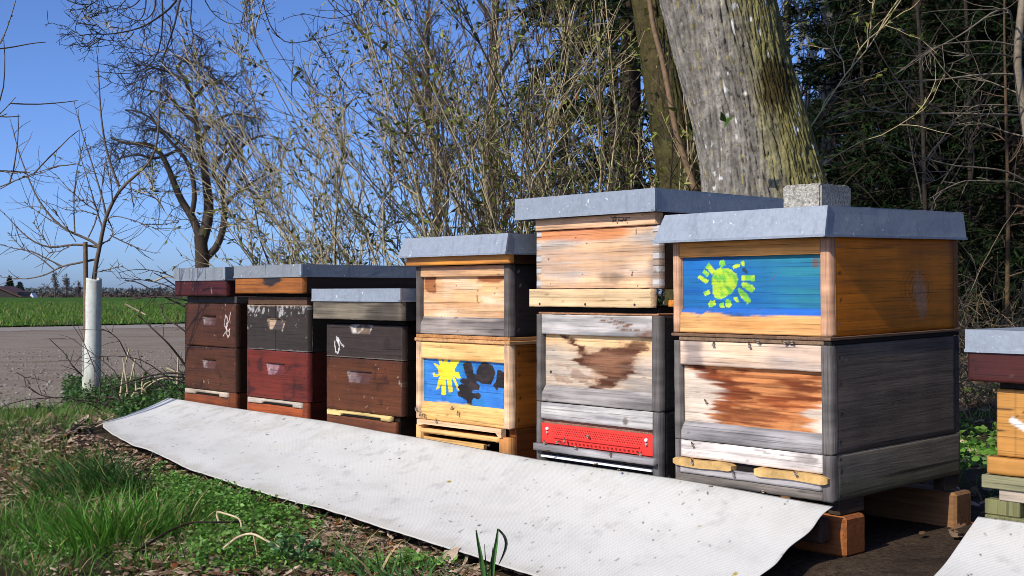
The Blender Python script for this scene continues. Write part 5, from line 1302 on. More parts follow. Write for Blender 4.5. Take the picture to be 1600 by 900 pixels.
# more of the wood, unseen: spruces added to darken reflections and shade that side
def copy_tree(o, loc, rz, label):
    r = o.copy(); COL.objects.link(r); r.location = loc; r.rotation_euler = (0, 0, rz); r["label"] = label
    for ch in list(o.children):
        k = ch.copy(); COL.objects.link(k); k.parent = r
src_tree = bpy.data.objects["spruce.005"]
for i, (x, y, lab) in enumerate([(6.4, 6.0, "unseen spruce just outside the frame on the right"), (7.0, 3.2, "spruce beside the ochre hive's right, out of frame"), (6.6, .4, "unseen spruce right of the camera"), (6.0, -2.4, "unseen spruce behind the camera on the right"), (5.0, -5.0, "unseen rearmost spruce behind the camera"), (8.6, 1.6, "unseen second rank spruce to the right of the camera"), (8.2, -3.0, "unseen second rank spruce behind the camera")]):
    copy_tree(src_tree, (x, y, -.1), i*1.3, lab)
b = at(1572, 520, 8.3); b[2] = 0
bare_tree("young_pine", "thin straight reddish brown trunk before the right spruces", b, 3.4, .019, 60, S(92, 74, 54), lean=(.02, 0), nl=16, dens=(4, 3), s0=.2, up=.0, llen=.12, spread=1.3)

# hazel at the right edge, long pale bare branches reaching left before the dark spruces
hz = empty("hazel", at(1625, 560, 6.2)*np.array([1, 1, 0]), "pale bare hazel at the right edge with long thin branches reaching left", "tree")
tw = Twigs(); PC_ = S(132, 120, 102); j_ = lambda L_: [(1240+x/3, y/3) for x, y in L_]; K = []
def hz_b(pts, d, r0, r1=.0022, n=20):
    P = pxline(j_(pts), d, .035, n); tw.add(P[None], np.linspace(r0 if r0 > .02 else r0*.62, r1 if r0 > .02 else r1*.7, n)[None], PC_, 5, .2); K.append(P)
hz_b([(1160,1800),(1150,1200),(1120,800),(1085,560),(1065,440),(1048,290),(1055,180),(1070,60),(1085,-100)], 6.2, .034, .018)
for pts, r0 in [([(1085,640),(1000,620),(900,580),(840,570),(745,590)], .007), ([(1150,880),(1080,845),(1000,800),(880,785),(760,780),(640,750),(520,705),(380,660),(265,610)], .010), ([(1065,350),(980,345),(860,350),(700,372),(590,378),(480,380),(430,402),(310,392),(210,370)], .010),
   ([(1090,540),(900,535),(750,530),(520,535),(460,525),(360,522),(280,512),(180,548),(100,610)], .010), ([(1062,440),(930,385),(840,355)], .007), ([(1045,275),(990,255),(930,250),(840,252),(760,290),(720,300)], .009), ([(1048,215),(960,196),(880,190),(800,196),(690,206),(600,260),(500,330)], .009),
   ([(1045,190),(1025,130),(1025,80),(1020,45),(960,42),(860,46),(780,45),(690,48),(600,60)], .009), ([(1000,40),(940,52),(860,110),(790,160),(640,240),(560,300),(480,345)], .009), ([(1140,900),(1050,850),(950,850),(800,845),(700,890),(640,930)], .008),
   ([(1070,500),(960,490),(850,492),(760,560),(640,600)], .006), ([(700,270),(600,215),(540,190)], .005), ([(520,465),(440,500),(360,505)], .005), ([(760,780),(680,840),(600,870)], .004), ([(840,570),(780,610),(700,650),(640,745)], .004)]: hz_b(pts, 6.2 if len(pts) < 6 else list(np.linspace(6.2, 5.6, len(pts))), r0)
KP = np.stack(K[1:]); s, d, qf = spawn(KP, 6, .2, 1, .8, .25); P = shoot(s, d, rng.uniform(.06, .30, len(s)), 7, .12, .02); tw.add(P, taper(len(P), 7, .0028, .0015), PC_*.8, 3)
tw.build("branches", M['twig'], hz)

# undergrowth: leafless brush and brambles on the wood's edge
def brush_clump(name, label, px, d, n, hgt, col, spread, cat="brush", group=None, leaf=None, arch=-.05, w=.4, r=.003):
    b = at(px, 600, d); b[2] = float(gz(b[0], b[1])); e = empty(name, b, label, cat, group)
    st = np.tile(b, (n, 1))+rng.normal(size=(n, 3))*np.array([w, w, 0]); dr = np.stack([spread*rng.normal(size=n), spread*rng.normal(size=n), np.ones(n)], -1)
    P = shoot(st, dr, hgt*rng.uniform(.4, 1.2, n), 12, .1, arch); tw = Twigs().add(P, taper(n, 12, r, r*.4), col, 4, .35)
    s, d_, q_ = spawn(P, 4, .2, 1, .7, .2); P1 = shoot(s, d_, hgt*rng.uniform(.08, .3, len(s)), 6, .14, arch); tw.add(P1, taper(len(P1), 6, r*.5, r*.3), col, 3, .35)
    o = tw.build("stems", M['twig'], e)
    if leaf is not None:
        lv = Leaves(); i = rng.integers(0, len(P1), leaf[0]); j = rng.integers(1, 6, leaf[0]); lv.add(P1[i, j], rng.normal(size=(leaf[0], 3)), rng.uniform(.02, .05, leaf[0]), rng.uniform(.012, .025, leaf[0]), leaf[1]); lv.build("leaves", M['leaf'], e)
    return e
for i, (px, d, lab) in enumerate([(1500, 7.0, "dry brush clump beside the big hive's right side"), (1560, 7.4, "dry brush clump behind the ochre hive's lid"), (1620, 6.8, "dry brush at the frame's right edge"), (1430, 8.0, "brush clump hidden behind the big hive"), (1340, 8.5, "brush clump right of the leaning trunk's foot"), (1530, 9.0, "tangled brush under the right spruces"), (1470, 9.5, "tangled brush under the middle spruces")]):
    brush_clump("dry_brush", lab, px, d, 70, 1.1, S(128, 112, 90), .7, group="dry brush at the wood's edge", leaf=(160, mix(S(66, 74, 30), S(120, 84, 50), .4)), w=.5)
brush_clump("bramble", "tangle of dark bramble canes and twigs left of the farthest brown hive", 262, 5.9, 26, .75, S(74, 60, 54), .8, "bramble", leaf=(120, S(56, 82, 30)), arch=-.10, w=.16, r=.0032)
tw = Twigs(); DS = S(204, 186, 150); bs = at(215, 622, 6.0)
e = empty("dry_stalks", bs, "pale dry broken plant stalks by the yard's edge", "dry stalks")
for pts in ([(188,618),(193,580),(202,545)], [(200,615),(197,590),(192,560)], [(214,618),(211,590),(208,570)], [(222,616),(222,600),(224,585)], [(206,620),(216,605),(232,612)], [(212,560),(205,590),(196,620)], [(222,612),(226,600),(236,596)], [(277,600),(278,575),(279,553)], [(260,575),(280,583),(300,586)], [(195,475),(215,485),(228,492)], [(240,440),(262,430),(285,440)], [(225,610),(240,596),(262,588),(270,592)]):
    P = pxline(pts, 6.0, .01, 8); Twigs().add(P[None], np.linspace(.005, .0035, 8)[None], DS, 5).build("stalk", M['litter'], e)
tw = Twigs(); e = empty("bramble", at(285, 610, 5.2), "long dark arching bramble canes reaching left from behind the farthest brown hive", "bramble")
DC = S(60, 48, 44)
for pts, r in [([(292,480),(270,470),(240,455),(215,440),(195,438)], .0045), ([(292,462),(276,448),(258,435),(240,426)], .004), ([(296,470),(262,463),(225,465),(200,468)], .004), ([(292,462),(262,446),(232,438),(205,436),(182,434)], .003), ([(290,445),(270,432),(250,425),(225,420),(200,422),(186,426)], .0025), ([(296,580),(282,560),(262,535),(240,515),(225,500),(215,492)], .0055), ([(298,525),(280,510),(262,500),(252,490),(255,475)], .004),
   ([(296,585),(270,582),(240,585),(205,595),(180,606),(160,612)], .005), ([(296,590),(262,588),(230,592),(200,602)], .004), ([(258,607),(240,590),(222,575),(205,560),(198,555)], .0045), ([(198,555),(186,530),(170,518),(158,514)], .003), ([(296,600),(262,590),(250,600),(236,612)], .003), ([(130,588),(112,570),(100,550),(84,536),(78,530)], .003), ([(90,622),(65,618),(50,610),(44,604)], .003), ([(26,582),(40,590),(46,596)], .002)]:
    P = pxline(pts, 5.3, .02, 12); tw.add(P[None], np.linspace(r, r*.5, 12)[None], DC, 5)
    s, d, qf = spawn(P[None], 5, .1, 1, .9, .2); Q = shoot(s, d, rng.uniform(.02, .10, len(s)), 4, .1, .02); tw.add(Q, taper(len(Q), 4, .0018, .001), DC, 3)
tw.build("canes", M['twig'], e)

# ------------------------------------------------------------------ far across the field
def simple_tuft(name, label, px, d, h, w, col, n=900, cat="tree", mat='needle', ls=.35, conic=True, group=None):
    b = at(px, 466, d); b[2] = float(gz(b[0], b[1])); e = empty(name, b, label, cat, group)
    Twigs().add(line([b, b+[0, 0, h*.8]], 5)[None], np.full((1, 5), .15), S(60, 52, 46), 6).build("trunk", M['bark'], e)
    z = rng.random(n); az = rng.random(n)*6.283; r = w*((1-z)**.7 if conic else np.sqrt(np.clip(1-(2*z-1)**2, 0, 1)))*np.sqrt(rng.random(n))
    p = b+np.stack([np.cos(az)*r, np.sin(az)*r, h*(.06+.94*z)], -1)
    Leaves().add(p, rng.normal(size=(n, 3)), ls*rng.uniform(.6, 1.4, n), ls*.6, col).build("crown", M[mat], e); return e
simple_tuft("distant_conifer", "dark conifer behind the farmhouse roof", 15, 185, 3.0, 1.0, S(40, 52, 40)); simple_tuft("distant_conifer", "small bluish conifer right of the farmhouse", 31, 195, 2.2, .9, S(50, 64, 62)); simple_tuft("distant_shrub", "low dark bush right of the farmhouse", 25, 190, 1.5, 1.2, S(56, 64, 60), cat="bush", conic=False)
fh = empty("farmhouse", at(2, 472, 165)*np.array([1, 1, 0]), "dark timber farmhouse with brown tiled roof at the far left", "house")
bx = fh.location; 
MB().box(-3.4, 2.2, -.0, 5, 0, .75, S(44, 36, 34), 0).build("wall", M['plain'], fh)
m = MB(); m.prism([(-4.6, .45), (-.55, 1.55), (2.9, .12), (2.7, .05), (-.55, 1.40), (-4.4, .35)], -.4, 5.4, S(92, 58, 46)); m.build("roof", M['plain'], fh)
m = MB(); m.prism([(-3.4, .75), (2.2, .4), (-.55, 1.40)], .02, .3, S(40, 32, 30)); m.build("gable", M['plain'], fh)
wh = empty("white_shed", at(49, 471, 168)*np.array([1, 1, 0]), "tiny white gable beyond the field", "shed")
m = MB(); m.prism([(-.32, .0), (.32, .0), (0, .62)], 0, 1.5, S(236, 236, 236)); m.build("gable", M['plain'], wh)
for px, d, h, lab in ((86, 172, 3.6, "bare tree with a rounded crown beyond the field"), (104, 176, 3.4, "second bare tree beyond the field, nearer the white guard"), (122, 180, 2.4, "small bare tree beyond the field touching the white guard"), (206, 210, 1.9, "far bare tree right of the white guard"), (250, 210, 1.9, "far bare tree left of the brown hive")):
    b = at(px, 470, d); b[2] = float(gz(b[0], b[1])); bare_tree("distant_tree", lab, b, h, .14, 3, S(84, 78, 76), nl=22, dens=(8, 6), s0=.15, llen=.5, up=.25, fine=.022, group="bare trees beyond the field")
n = 9000; xx = rng.uniform(-120, 8, n); yy = rng.uniform(172, 215, n); zt = np.clip(rng.normal(size=n)*.25*.4+.35+.6*(fbm(xx*.12, yy*.02, 601)-.3), .05, 1.1)*sst(-4, -14, xx*170/yy+0)**.0
p = np.stack([xx, yy, gz(xx, yy)+zt*rng.random(n)], -1)
o = Leaves().add(p, rng.normal(size=(n, 3)), .5, .28, S(84, 74, 68), .4).build("distant_hedge", M['litter']); tagp(o, "brown strip of hedge and scrub along the field's far edge", "hedge", None, "stuff")
n = 26000; xx = rng.uniform(-300, 30, n); yy = rng.uniform(420, 520, n); zt = 3.0*fbm(xx*.03, yy*.01, 605)
o = Leaves().add(np.stack([xx, yy, gz(xx, yy)+zt*rng.random(n)], -1), rng.normal(size=(n, 3)), 1.6, .9, S(112, 118, 118), .15).build("far_wood", M['litter']); tagp(o, "far wood on the horizon, its colour tinted bluish for haze", "wood", None, "stuff")  # distance haze put into the leaf colour

# ------------------------------------------------------------------ grass, ground cover, dead leaves, stones
def blades(pos, L_, W_b, lean_dir, bend, col, k=4):
    """tapering arched blades"""
    m = len(pos); az = rng.random(m)*2*np.pi; side = np.stack([np.cos(az), np.sin(az), 0*az], -1)
    d = nrm(np.asarray(lean_dir)+np.array([0, 0, 1.0])); V = []; p = pos.copy()
    for i in range(k):
        f = i/(k-1); w = (W_b*(1-f**1.6)+.0004)[:, None]
        V += [p-side*w*.5, p+side*w*.5]
        d = nrm(d+np.asarray(bend)[:, None]*nrm(np.asarray(lean_dir)+1e-6)*.45*(1+f)-np.array([0, 0, 1.0])*np.asarray(bend)[:, None]*.25*(f > .4)); p = p+d*(L_/(k-1))[:, None]
    V = np.stack(V, 1); idx = np.arange(m*2*k).reshape(m, 2*k); F = np.concatenate([np.stack([idx[:, 2*i], idx[:, 2*i+1], idx[:, 2*i+3], idx[:, 2*i+2]], -1) for i in range(k-1)])
    c = np.asarray(col); c = np.tile(c, (m, 1)) if c.ndim == 1 else c
    c = c*(1+.35*(rng.random((m, 1))-.5)*2); c = c*np.array([1.0, 1.0, 1.0])+(rng.random((m, 1))*np.array([[.02, .015, .0]])); dead = rng.random(m) < .08; c[dead] = S(176, 156, 108)*(.7+.5*rng.random((dead.sum(), 1)))
    return V.reshape(-1, 3), F, np.repeat(c, 2*k, axis=0)
class Acc:
    def __init__(s): s.V = []; s.F = []; s.C = []; s.n = 0
    def add(s, r): V, F, C = r; s.V.append(V); s.F.append(F+s.n); s.C.append(C); s.n += len(V)
    def build(s, name, mat, label, cat):
        return tagp(np_mesh(name, np.vstack(s.V), np.vstack(s.F), mat, None, np.vstack(s.C)), label, cat, None, "stuff")
def gpt(px, py, it=6):
    """pixel -> ground"""
    px = np.asarray(px, float); py = np.asarray(py, float); z = np.zeros_like(px)
    for _ in range(it):
        d = (HC-z)*FPX/np.maximum(py-CY, 4); x = (px-CX)/FPX*d; z = gz(x, d)
    return np.stack([x, d, gz(x, d)], -1)
def tuft(px, py, n, sp, L0, W0, col, lean=.5, bend=.5, dirn=(0, 0)):
    c = gpt(np.array([px]), np.array([py]))[0]; p = c+np.concatenate([rng.normal(size=(n, 2))*sp, np.zeros((n, 1))], 1); p[:, 2] = gz(p[:, 0], p[:, 1])-.004
    ld = np.concatenate([(p[:, :2]-c[:2])/sp*.28*lean+rng.normal(size=(n, 2))*.22*lean+np.array(dirn), np.zeros((n, 1))], 1)
    rx = p[:, 0]-C0[0]; ry = p[:, 1]-C0[1]; v_ = rx*Vv[0]+ry*Vv[1]; t_ = rx*U[0]+ry*U[1]; k = ~((v_ > -.56) & (v_ < .9) & (t_ < 2.95) & (t_ > -.1)); p = p[k]; ld = ld[k]; n = len(p)
    A.add(blades(p, L0*rng.uniform(.45, 1.15, n), W0*rng.uniform(.6, 1.2, n), ld, bend*rng.uniform(.2, 1.2, n), col, 5))
GG = mix(S(58, 112, 28), S(112, 158, 60), .35)
A = Acc()
for (px, py, n, sp, l, w, c, le, be) in [
 (165, 845, 380, .070, .135, .0048, S(84, 136, 44), .8, .35), (215, 830, 210, .07, .125, .0046, S(72, 122, 40), .7, .35), (110, 835, 150, .07, .095, .0044, S(78, 132, 44), .8, .4), (260, 835, 150, .06, .10, .0044, S(70, 120, 40), .7, .4),
 (165, 745, 420, .10, .13, .0062, S(50, 96, 38), 1.0, .8), (225, 752, 420, .10, .125, .0062, S(50, 98, 38), 1.0, .8), (120, 765, 260, .09, .115, .006, S(46, 90, 36), 1.0, .8), (270, 768, 300, .09, .115, .0055, S(52, 98, 38), 1.0, .7), (200, 770, 260, .1, .14, .005, S(50, 94, 36), .9, .7),
 (20, 830, 350, .10, .10, .003, S(82, 134, 46), .8, .4), (60, 810, 260, .09, .09, .003, S(70, 120, 40), .8, .4), (40, 735, 240, .12, .07, .003, S(92, 130, 52), .9, .5), (70, 710, 260, .12, .08, .003, S(88, 130, 50), .9, .5), (100, 715, 160, .1, .08, .003, S(84, 124, 48), .9, .5),
 (20, 665, 500, .25, .12, .004, S(94, 136, 56), .8, .5), (60, 655, 400, .22, .12, .004, S(88, 130, 52), .8, .5), (-10, 690, 300, .2, .10, .004, S(90, 132, 54), .8, .5), (110, 650, 260, .2, .10, .004, S(80, 118, 46), .8, .5), (150, 655, 160, .15, .08, .004, S(76, 112, 46), .8, .5),
 (380, 770, 160, .10, .07, .003, S(70, 118, 42), .9, .5), (330, 800, 200, .12, .09, .003, S(74, 124, 44), .9, .5), (440, 860, 120, .1, .09, .0035, S(76, 126, 46), .9, .5), (30, 885, 260, .10, .07, .003, S(80, 120, 50), .9, .5), (120, 895, 160, .08, .06, .003, S(84, 124, 50), .9, .5), (300, 885, 140, .1, .07, .003, S(76, 120, 46), .9, .5), (500, 890, 140, .1, .09, .004, S(72, 120, 44), .9, .6)]:
    tuft(px, py, n, sp, l, w, c, le, be)
r3 = np.random.default_rng(9)
for _ in range(46):                                        # small crisp tufts scattered over the verge
    tuft(r3.uniform(-10, 620), r3.uniform(700, 905), int(r3.uniform(20, 60)), r3.uniform(.02, .05), r3.uniform(.03, .075), .0042, mix(S(66, 118, 36), S(108, 150, 60), r3.random()), 1.0, .6)
# bluish broad blades at the bottom middle, close to the cloth
for (px, py, n, l) in ((610, 905, 46, .13), (660, 915, 40, .11), (700, 925, 40, .10), (575, 900, 26, .11), (760, 935, 30, .09), (800, 945, 40, .08), (640, 935, 60, .14), (720, 955, 50, .11)): tuft(px, py, n, .045, l, .007, S(74, 118, 62), 1.1, 1.0)
# thin cover over the verge
n = 26000; x = rng.uniform(-3.2, .3, n); y = 2.2+5*rng.random(n)**1.5; k = (y < near_edge(x)-.05) & (fbm(x*2.6, y*2.6, 611) > .47)
rx = x-C0[0]; ry = y-C0[1]; tt_ = rx*U[0]+ry*U[1]; v_ = rx*Vv[0]+ry*Vv[1]; k &= ~((v_ > -.46) & (v_ < 1.1) & (tt_ < 2.95))
p = np.stack([x, y, gz(x, y)], -1)[k]; A.add(blades(p, rng.uniform(.03, .09, len(p)), np.full(len(p), .0028), np.concatenate([rng.normal(size=(len(p), 2))*.5, np.zeros((len(p), 1))], 1), rng.uniform(.1, .6, len(p)), mix(S(70, 112, 40), S(122, 144, 74), rng.random(len(p)))))
n = 2600; t_ = rng.uniform(.9, 3.1, n); v_ = rng.uniform(-.64, -.41, n); p = C0[None]+U[None]*t_[:, None]+Vv[None]*v_[:, None]; p = p[fbm(p[:, 0]*4, p[:, 1]*4, 615) > .42]; p[:, 2] = gz(p[:, 0], p[:, 1])
A.add(blades(p, rng.uniform(.025, .06, len(p)), np.full(len(p), .0035), np.concatenate([rng.normal(size=(len(p), 2))*.6-Vv[None, :2]*.3, np.zeros((len(p), 1))], 1), rng.uniform(.2, .8, len(p)), mix(S(52, 92, 34), S(96, 132, 52), rng.random(len(p)))))
# right of the hives, and behind
n = 5000; x = rng.uniform(1.2, 4.0, n); y = rng.uniform(3.0, 7.5, n); k = fbm(x*1.7, y*1.7, 613) > .52
p = np.stack([x, y, gz(x, y)], -1)[k]; A.add(blades(p, rng.uniform(.04, .10, len(p)), np.full(len(p), .004), np.concatenate([rng.normal(size=(len(p), 2))*.6, np.zeros((len(p), 1))], 1), rng.uniform(.1, .6, len(p)), mix(S(70, 116, 36), S(110, 150, 60), rng.random(len(p)))))
A.build("grass", M['grass'], "green grass tufts and blades on the verge before and left of the hives", "grass")
# a garlic-like plant with upright leaves before the cloth
gp = at(768, 985, 2.37)
gr = empty("upright_leaf_plant", gp, "broad upright green leaves standing before the white cloth's lower edge", "plant")
for (pts, w, c) in (([(763, 990), (757, 905), (752, 870), (747, 848), (744, 828)], .011, S(74, 116, 56)), ([(768, 990), (766, 905), (770, 875), (776, 850), (778, 826)], .013, S(80, 126, 60)), ([(778, 826), (790, 838), (792, 852), (786, 868), (779, 882)], .006, S(60, 66, 66)), ([(770, 990), (768, 900), (768, 875), (770, 855)], .004, S(58, 70, 56)), ([(765, 990), (760, 890), (758, 868), (757, 850)], .004, S(70, 90, 60))):
    P = pxline(pts, gp[1]-.02, .002, 10); wd = w*np.sin(np.linspace(.9, np.pi-.12, 10))**.7
    V = np.concatenate([P-np.array([1, .2, 0])*wd[:, None]*.5, P+np.array([0, .004, 0]), P+np.array([1, -.2, 0])*wd[:, None]*.5]); i = np.arange(9)
    F = np.concatenate([np.stack([i, i+10, i+11, i+1], -1), np.stack([i+10, i+20, i+21, i+11], -1)]); np_mesh("leaf", V-gp, F, M['leaf'], gr, c, smooth=True)
# chickweed and small round leaves
lv = Leaves()
def cover(px0, px1, py0, py1, n, ls, thr, sd, hgt=.04, col=(S(66, 116, 36), S(128, 170, 76)), mask=None):
    px = rng.uniform(px0, px1, n); py = rng.uniform(py0, py1, n); p = gpt(px, py); k = fbm(p[:, 0]*3.2, p[:, 1]*3.2, sd) > thr
    rx = p[:, 0]-C0[0]; ry = p[:, 1]-C0[1]; v_ = rx*Vv[0]+ry*Vv[1]; t_ = rx*U[0]+ry*U[1]; k &= ~((v_ > -.46) & (t_ < 2.9) & (t_ > -.1))
    if mask is not None: k &= mask(px, py)
    p = p[k]; m = len(p); hh = hgt*rng.random(m)*(.3+1.4*fbm(p[:, 0]*9, p[:, 1]*9, sd+1)); p[:, 2] += hh
    lv.add(p, np.concatenate([rng.normal(size=(m, 2)), .25*rng.normal(size=(m, 1))], 1), ls*rng.uniform(.6, 1.3, m), ls*.7*rng.uniform(.6, 1.2, m), mix(col[0], col[1], rng.random(m)), .3, .1, up=np.array([0, 0, 1.0]) if False else None)
cover(270, 640, 715, 850, 30000, .012, .34, 621, .05, mask=lambda x, y: y < 800+30*np.exp(-((x-400)/120)**2)-.12*(x-500)*(x > 500))
cover(240, 480, 690, 790, 9000, .012, .40, 623, .05); cover(20, 330, 700, 900, 5000, .012, .52, 625, .03); cover(180, 300, 622, 700, 6000, .018, .40, 627, .08, (S(46, 80, 30), S(90, 126, 56)))
cover(300, 720, 800, 905, 9000, .014, .48, 629, .035); cover(100, 290, 606, 650, 9000, .022, .36, 631, .10, (S(40, 74, 28), S(84, 118, 52)))
n = 16000; x = rng.uniform(1.25, 5.0, n); y = rng.uniform(3.2, 8.0, n); k = fbm(x*1.5, y*1.5, 633) > .50; p = np.stack([x, y, gz(x, y)+.05*rng.random(n)], -1)[k]; m = len(p)
lv.add(p, np.concatenate([rng.normal(size=(m, 2)), .2*rng.normal(size=(m, 1))], 1), rng.uniform(.015, .04, m), rng.uniform(.012, .03, m), mix(S(70, 118, 34), S(130, 170, 70), rng.random(m)), .3, .1)
tagp(lv.build("ground_cover", M['leaf']), "low small-leaved green weeds covering the bank before the cloth", "ground cover", None, "stuff")
# nettle-like herb
hb_ = gpt(np.array([462.]), np.array([884.]))[0]; nl_ = empty("nettle_plant", hb_, "small toothed green herb among the dead leaves before the cloth", "plant"); lv = Leaves(); tw = Twigs()
for i in range(9):
    P = shoot((hb_+rng.normal(size=3)*[.02, .02, 0])[None], np.array([[rng.normal()*.3, rng.normal()*.3, 1]]), [.045+.03*rng.random()], 6, .1, 0); tw.add(P, taper(1, 6, .002, .0012), S(80, 110, 60), 4)
    for j in range(1, 6): lv.add(np.repeat(P[:, j], 3, 0), rng.normal(size=(3, 3))*[1, 1, .3], np.full(3, .017), np.full(3, .013), mix(S(60, 104, 50), S(120, 160, 110), rng.random(3)))
tw.build("stems", M['twig'], nl_); lv.build("leaves", M['leaf'], nl_)
# dead leaves: curled, some lobed
def litter(n, xf, yf, keep, s0, s1, sd):
    x = xf(n); y = yf(n); k = keep(x, y); x, y = x[k], y[k]; m = len(x); p = np.stack([x, y, gz(x, y)+.004+.012*rng.random(m)], -1)
    az = rng.random(m)*6.283; sc = rng.uniform(s0, s1, m); tilt = rng.normal(size=(m, 2))*.25
    out = np.array([(-1, 0), (-.55, .28), (-.2, .40), (.1, .30), (.35, .46), (.62, .24), (1, .0), (.62, -.26), (.35, -.42), (.1, -.28), (-.2, -.42), (-.55, -.25)])
    o = out[None]*np.stack([np.ones(m), rng.uniform(.6, 1.2, m)], -1)[:, None]*sc[:, None, None]*.5*(1+.16*rng.normal(size=(m, 12, 1)))
    ca, sa_ = np.cos(az)[:, None], np.sin(az)[:, None]; X = o[..., 0]*ca-o[..., 1]*sa_; Y = o[..., 0]*sa_+o[..., 1]*ca
    curl = rng.uniform(-.3, .6, m)[:, None]; Z = (X*tilt[:, :1]+Y*tilt[:, 1:])+curl*(o[..., 1]**2)/(sc[:, None]*.35)+.25*curl*(o[..., 0]**2)/sc[:, None]
    Z = Z-Z.min(1, keepdims=True)*.85
    V = np.stack([X+p[:, :1], Y+p[:, 1:2], Z+p[:, 2:]], -1); ctr = np.stack([p[:, 0], p[:, 1], p[:, 2]+.002-Z.min(1)*0], -1)[:, None]
    V = np.concatenate([V, ctr+np.array([0, 0, .003])], 1); i = np.arange(0, 12, 2); F = np.stack([np.full(6, 12), i, (i+1) % 12, (i+2) % 12], -1)
    Fx = (np.arange(m)[:, None, None]*13+F[None]).reshape(-1, 4); c = mix(S(104, 74, 52), S(200, 176, 150), rng.random(m)**1.3); c[rng.random(m) < .05] = S(140, 78, 44)
    return V.reshape(-1, 3), Fx, np.repeat(c*(1+.25*(rng.random((m, 1))-.5)), 13, 0)
A = Acc()
def notcloth(x, y):
    rx = x-C0[0]; ry = y-C0[1]; t_ = rx*U[0]+ry*U[1]; v_ = rx*Vv[0]+ry*Vv[1]; return ~((v_ > -.42) & (v_ < .6) & (t_ < 2.9) & (t_ > -.02))
A.add(litter(6000, lambda n: rng.uniform(-1.6, .5, n), lambda n: rng.uniform(1.9, 3.6, n), lambda x, y: notcloth(x, y) & (fbm(x*2.4, y*2.4, 641) > .40), .008, .028, 1))
A.add(litter(260, lambda n: rng.uniform(-1.6, .5, n), lambda n: rng.uniform(2.1, 3.4, n), lambda x, y: notcloth(x, y) & (fbm(x*2.4, y*2.4, 643) > .50), .03, .058, 2))
A.add(litter(5200, lambda n: rng.uniform(-2.6, -.8, n), lambda n: rng.uniform(3.2, 6.4, n), lambda x, y: notcloth(x, y) & (fbm(x*2, y*2, 645) > .44), .015, .05, 3))
A.add(litter(6000, lambda n: rng.uniform(.6, 5, n), lambda n: rng.uniform(2.6, 9, n), lambda x, y: notcloth(x, y) & (fbm(x*1.6, y*1.6, 647) > .42), .02, .08, 4))
x0 = gpt(np.array([590., 640, 560, 700, 520]), np.array([850., 870, 830, 890, 860]))
for q_ in x0: A.add(litter(300, lambda n: rng.normal(size=n)*.11+q_[0], lambda n: rng.normal(size=n)*.10+q_[1], lambda x, y: notcloth(x, y), .010, .026, 5))
def litter_px(x0, x1, y0, y1, n, s0, s1, keep=None):
    q_ = gpt(rng.uniform(x0, x1, n), rng.uniform(y0, y1, n)); k = notcloth(q_[:, 0], q_[:, 1])
    q_ = q_[k]; A.add(litter(len(q_), lambda n_: q_[:, 0], lambda n_: q_[:, 1], lambda x, y: np.ones(len(x), bool), s0, s1, 6))
n = 3600; t_ = rng.uniform(.1, 3.2, n); v_ = rng.uniform(-.66, -.35, n); q0 = C0[None]+U[None]*t_[:, None]+Vv[None]*v_[:, None]
A.add(litter(n, lambda n_: q0[:, 0], lambda n_: q0[:, 1], lambda x, y: np.ones(len(x), bool), .012, .032, 7))
litter_px(420, 780, 815, 910, 1430, .014, .034); litter_px(520, 760, 790, 900, 825, .010, .026); litter_px(330, 560, 835, 910, 385, .018, .042); litter_px(180, 440, 850, 910, 495, .016, .040)
litter_px(150, 330, 628, 700, 900, .022, .05); litter_px(0, 130, 690, 790, 700, .016, .04); litter_px(380, 720, 815, 900, 110, .04, .07); litter_px(120, 320, 640, 690, 60, .05, .09)
A.build("leaf_litter", M['litter'], "dry brown fallen leaves on the soil round the hives", "leaves")
# straws and twigs on the ground
def twig_thing(name, label, pts, d_lift, r, c, cat):
    lf = np.array([q_[2]+d_lift for q_ in pts], float); p = gpt(np.array([q_[0] for q_ in pts], float), np.array([q_[1] for q_ in pts], float)+lf); p[:, 2] += lf*p[:, 1]/FPX
    P = line(p, 14); return tagp(Twigs().add(P[None], np.linspace(r, r*.75, 14)[None], c, 5).build(name, M['litter']), label, cat)
STR = S(226, 206, 164)
twig_thing("bent_straw", "large bent pale straw forming a roof shape before the cloth", [(349, 861, 0), (372, 838, 12), (394, 832, 22), (418, 845, 14), (446, 860, 0)], 24, .0034, STR, "straw")
twig_thing("bent_straw", "shorter bent pale straw in the green weeds", [(343, 818, 0), (337, 798, 18), (358, 804, 16), (376, 810, 12), (378, 826, 0)], 24, .003, STR, "straw")
twig_thing("straw", "thin pale straw propped under the large bent straw", [(396, 834, 20), (400, 856, 0), (402, 868, 0)], 24, .002, S(190, 160, 120), "straw")
twig_thing("straw", "pale straw lying flat below the nettle herb", [(470, 879, 2), (510, 876, 2), (545, 874, 2)], 0, .003, STR, "straw")
twig_thing("straw", "short pale straw leaning at the frame's bottom left", [(62, 898, 0), (82, 882, 6), (98, 872, 12)], 0, .003, STR, "straw")
twig_thing("fallen_twig", "dark crooked twig across the green weeds", [(212, 862, 2), (270, 835, 6), (300, 815, 8), (345, 816, 8), (380, 815, 4)], 20, .003, S(66, 54, 44), "twig")
twig_thing("fallen_twig", "thick brown stick on the bare soil left of the cloth's corner", [(78, 712, 2), (92, 704, 4), (110, 698, 4)], 0, .010, S(110, 80, 58), "twig")
twig_thing("fallen_twig", "grey curved twig pointing at the cloth's left corner", [(117, 632, 16), (120, 645, 12), (132, 662, 6), (142, 678, 2)], 0, .006, S(110, 98, 88), "twig")
twig_thing("fallen_twig", "long dark stick half buried on the bank left of the cloth", [(98, 690, 3), (115, 672, 5), (132, 660, 5), (150, 650, 3)], 0, .012, S(64, 52, 44), "twig")
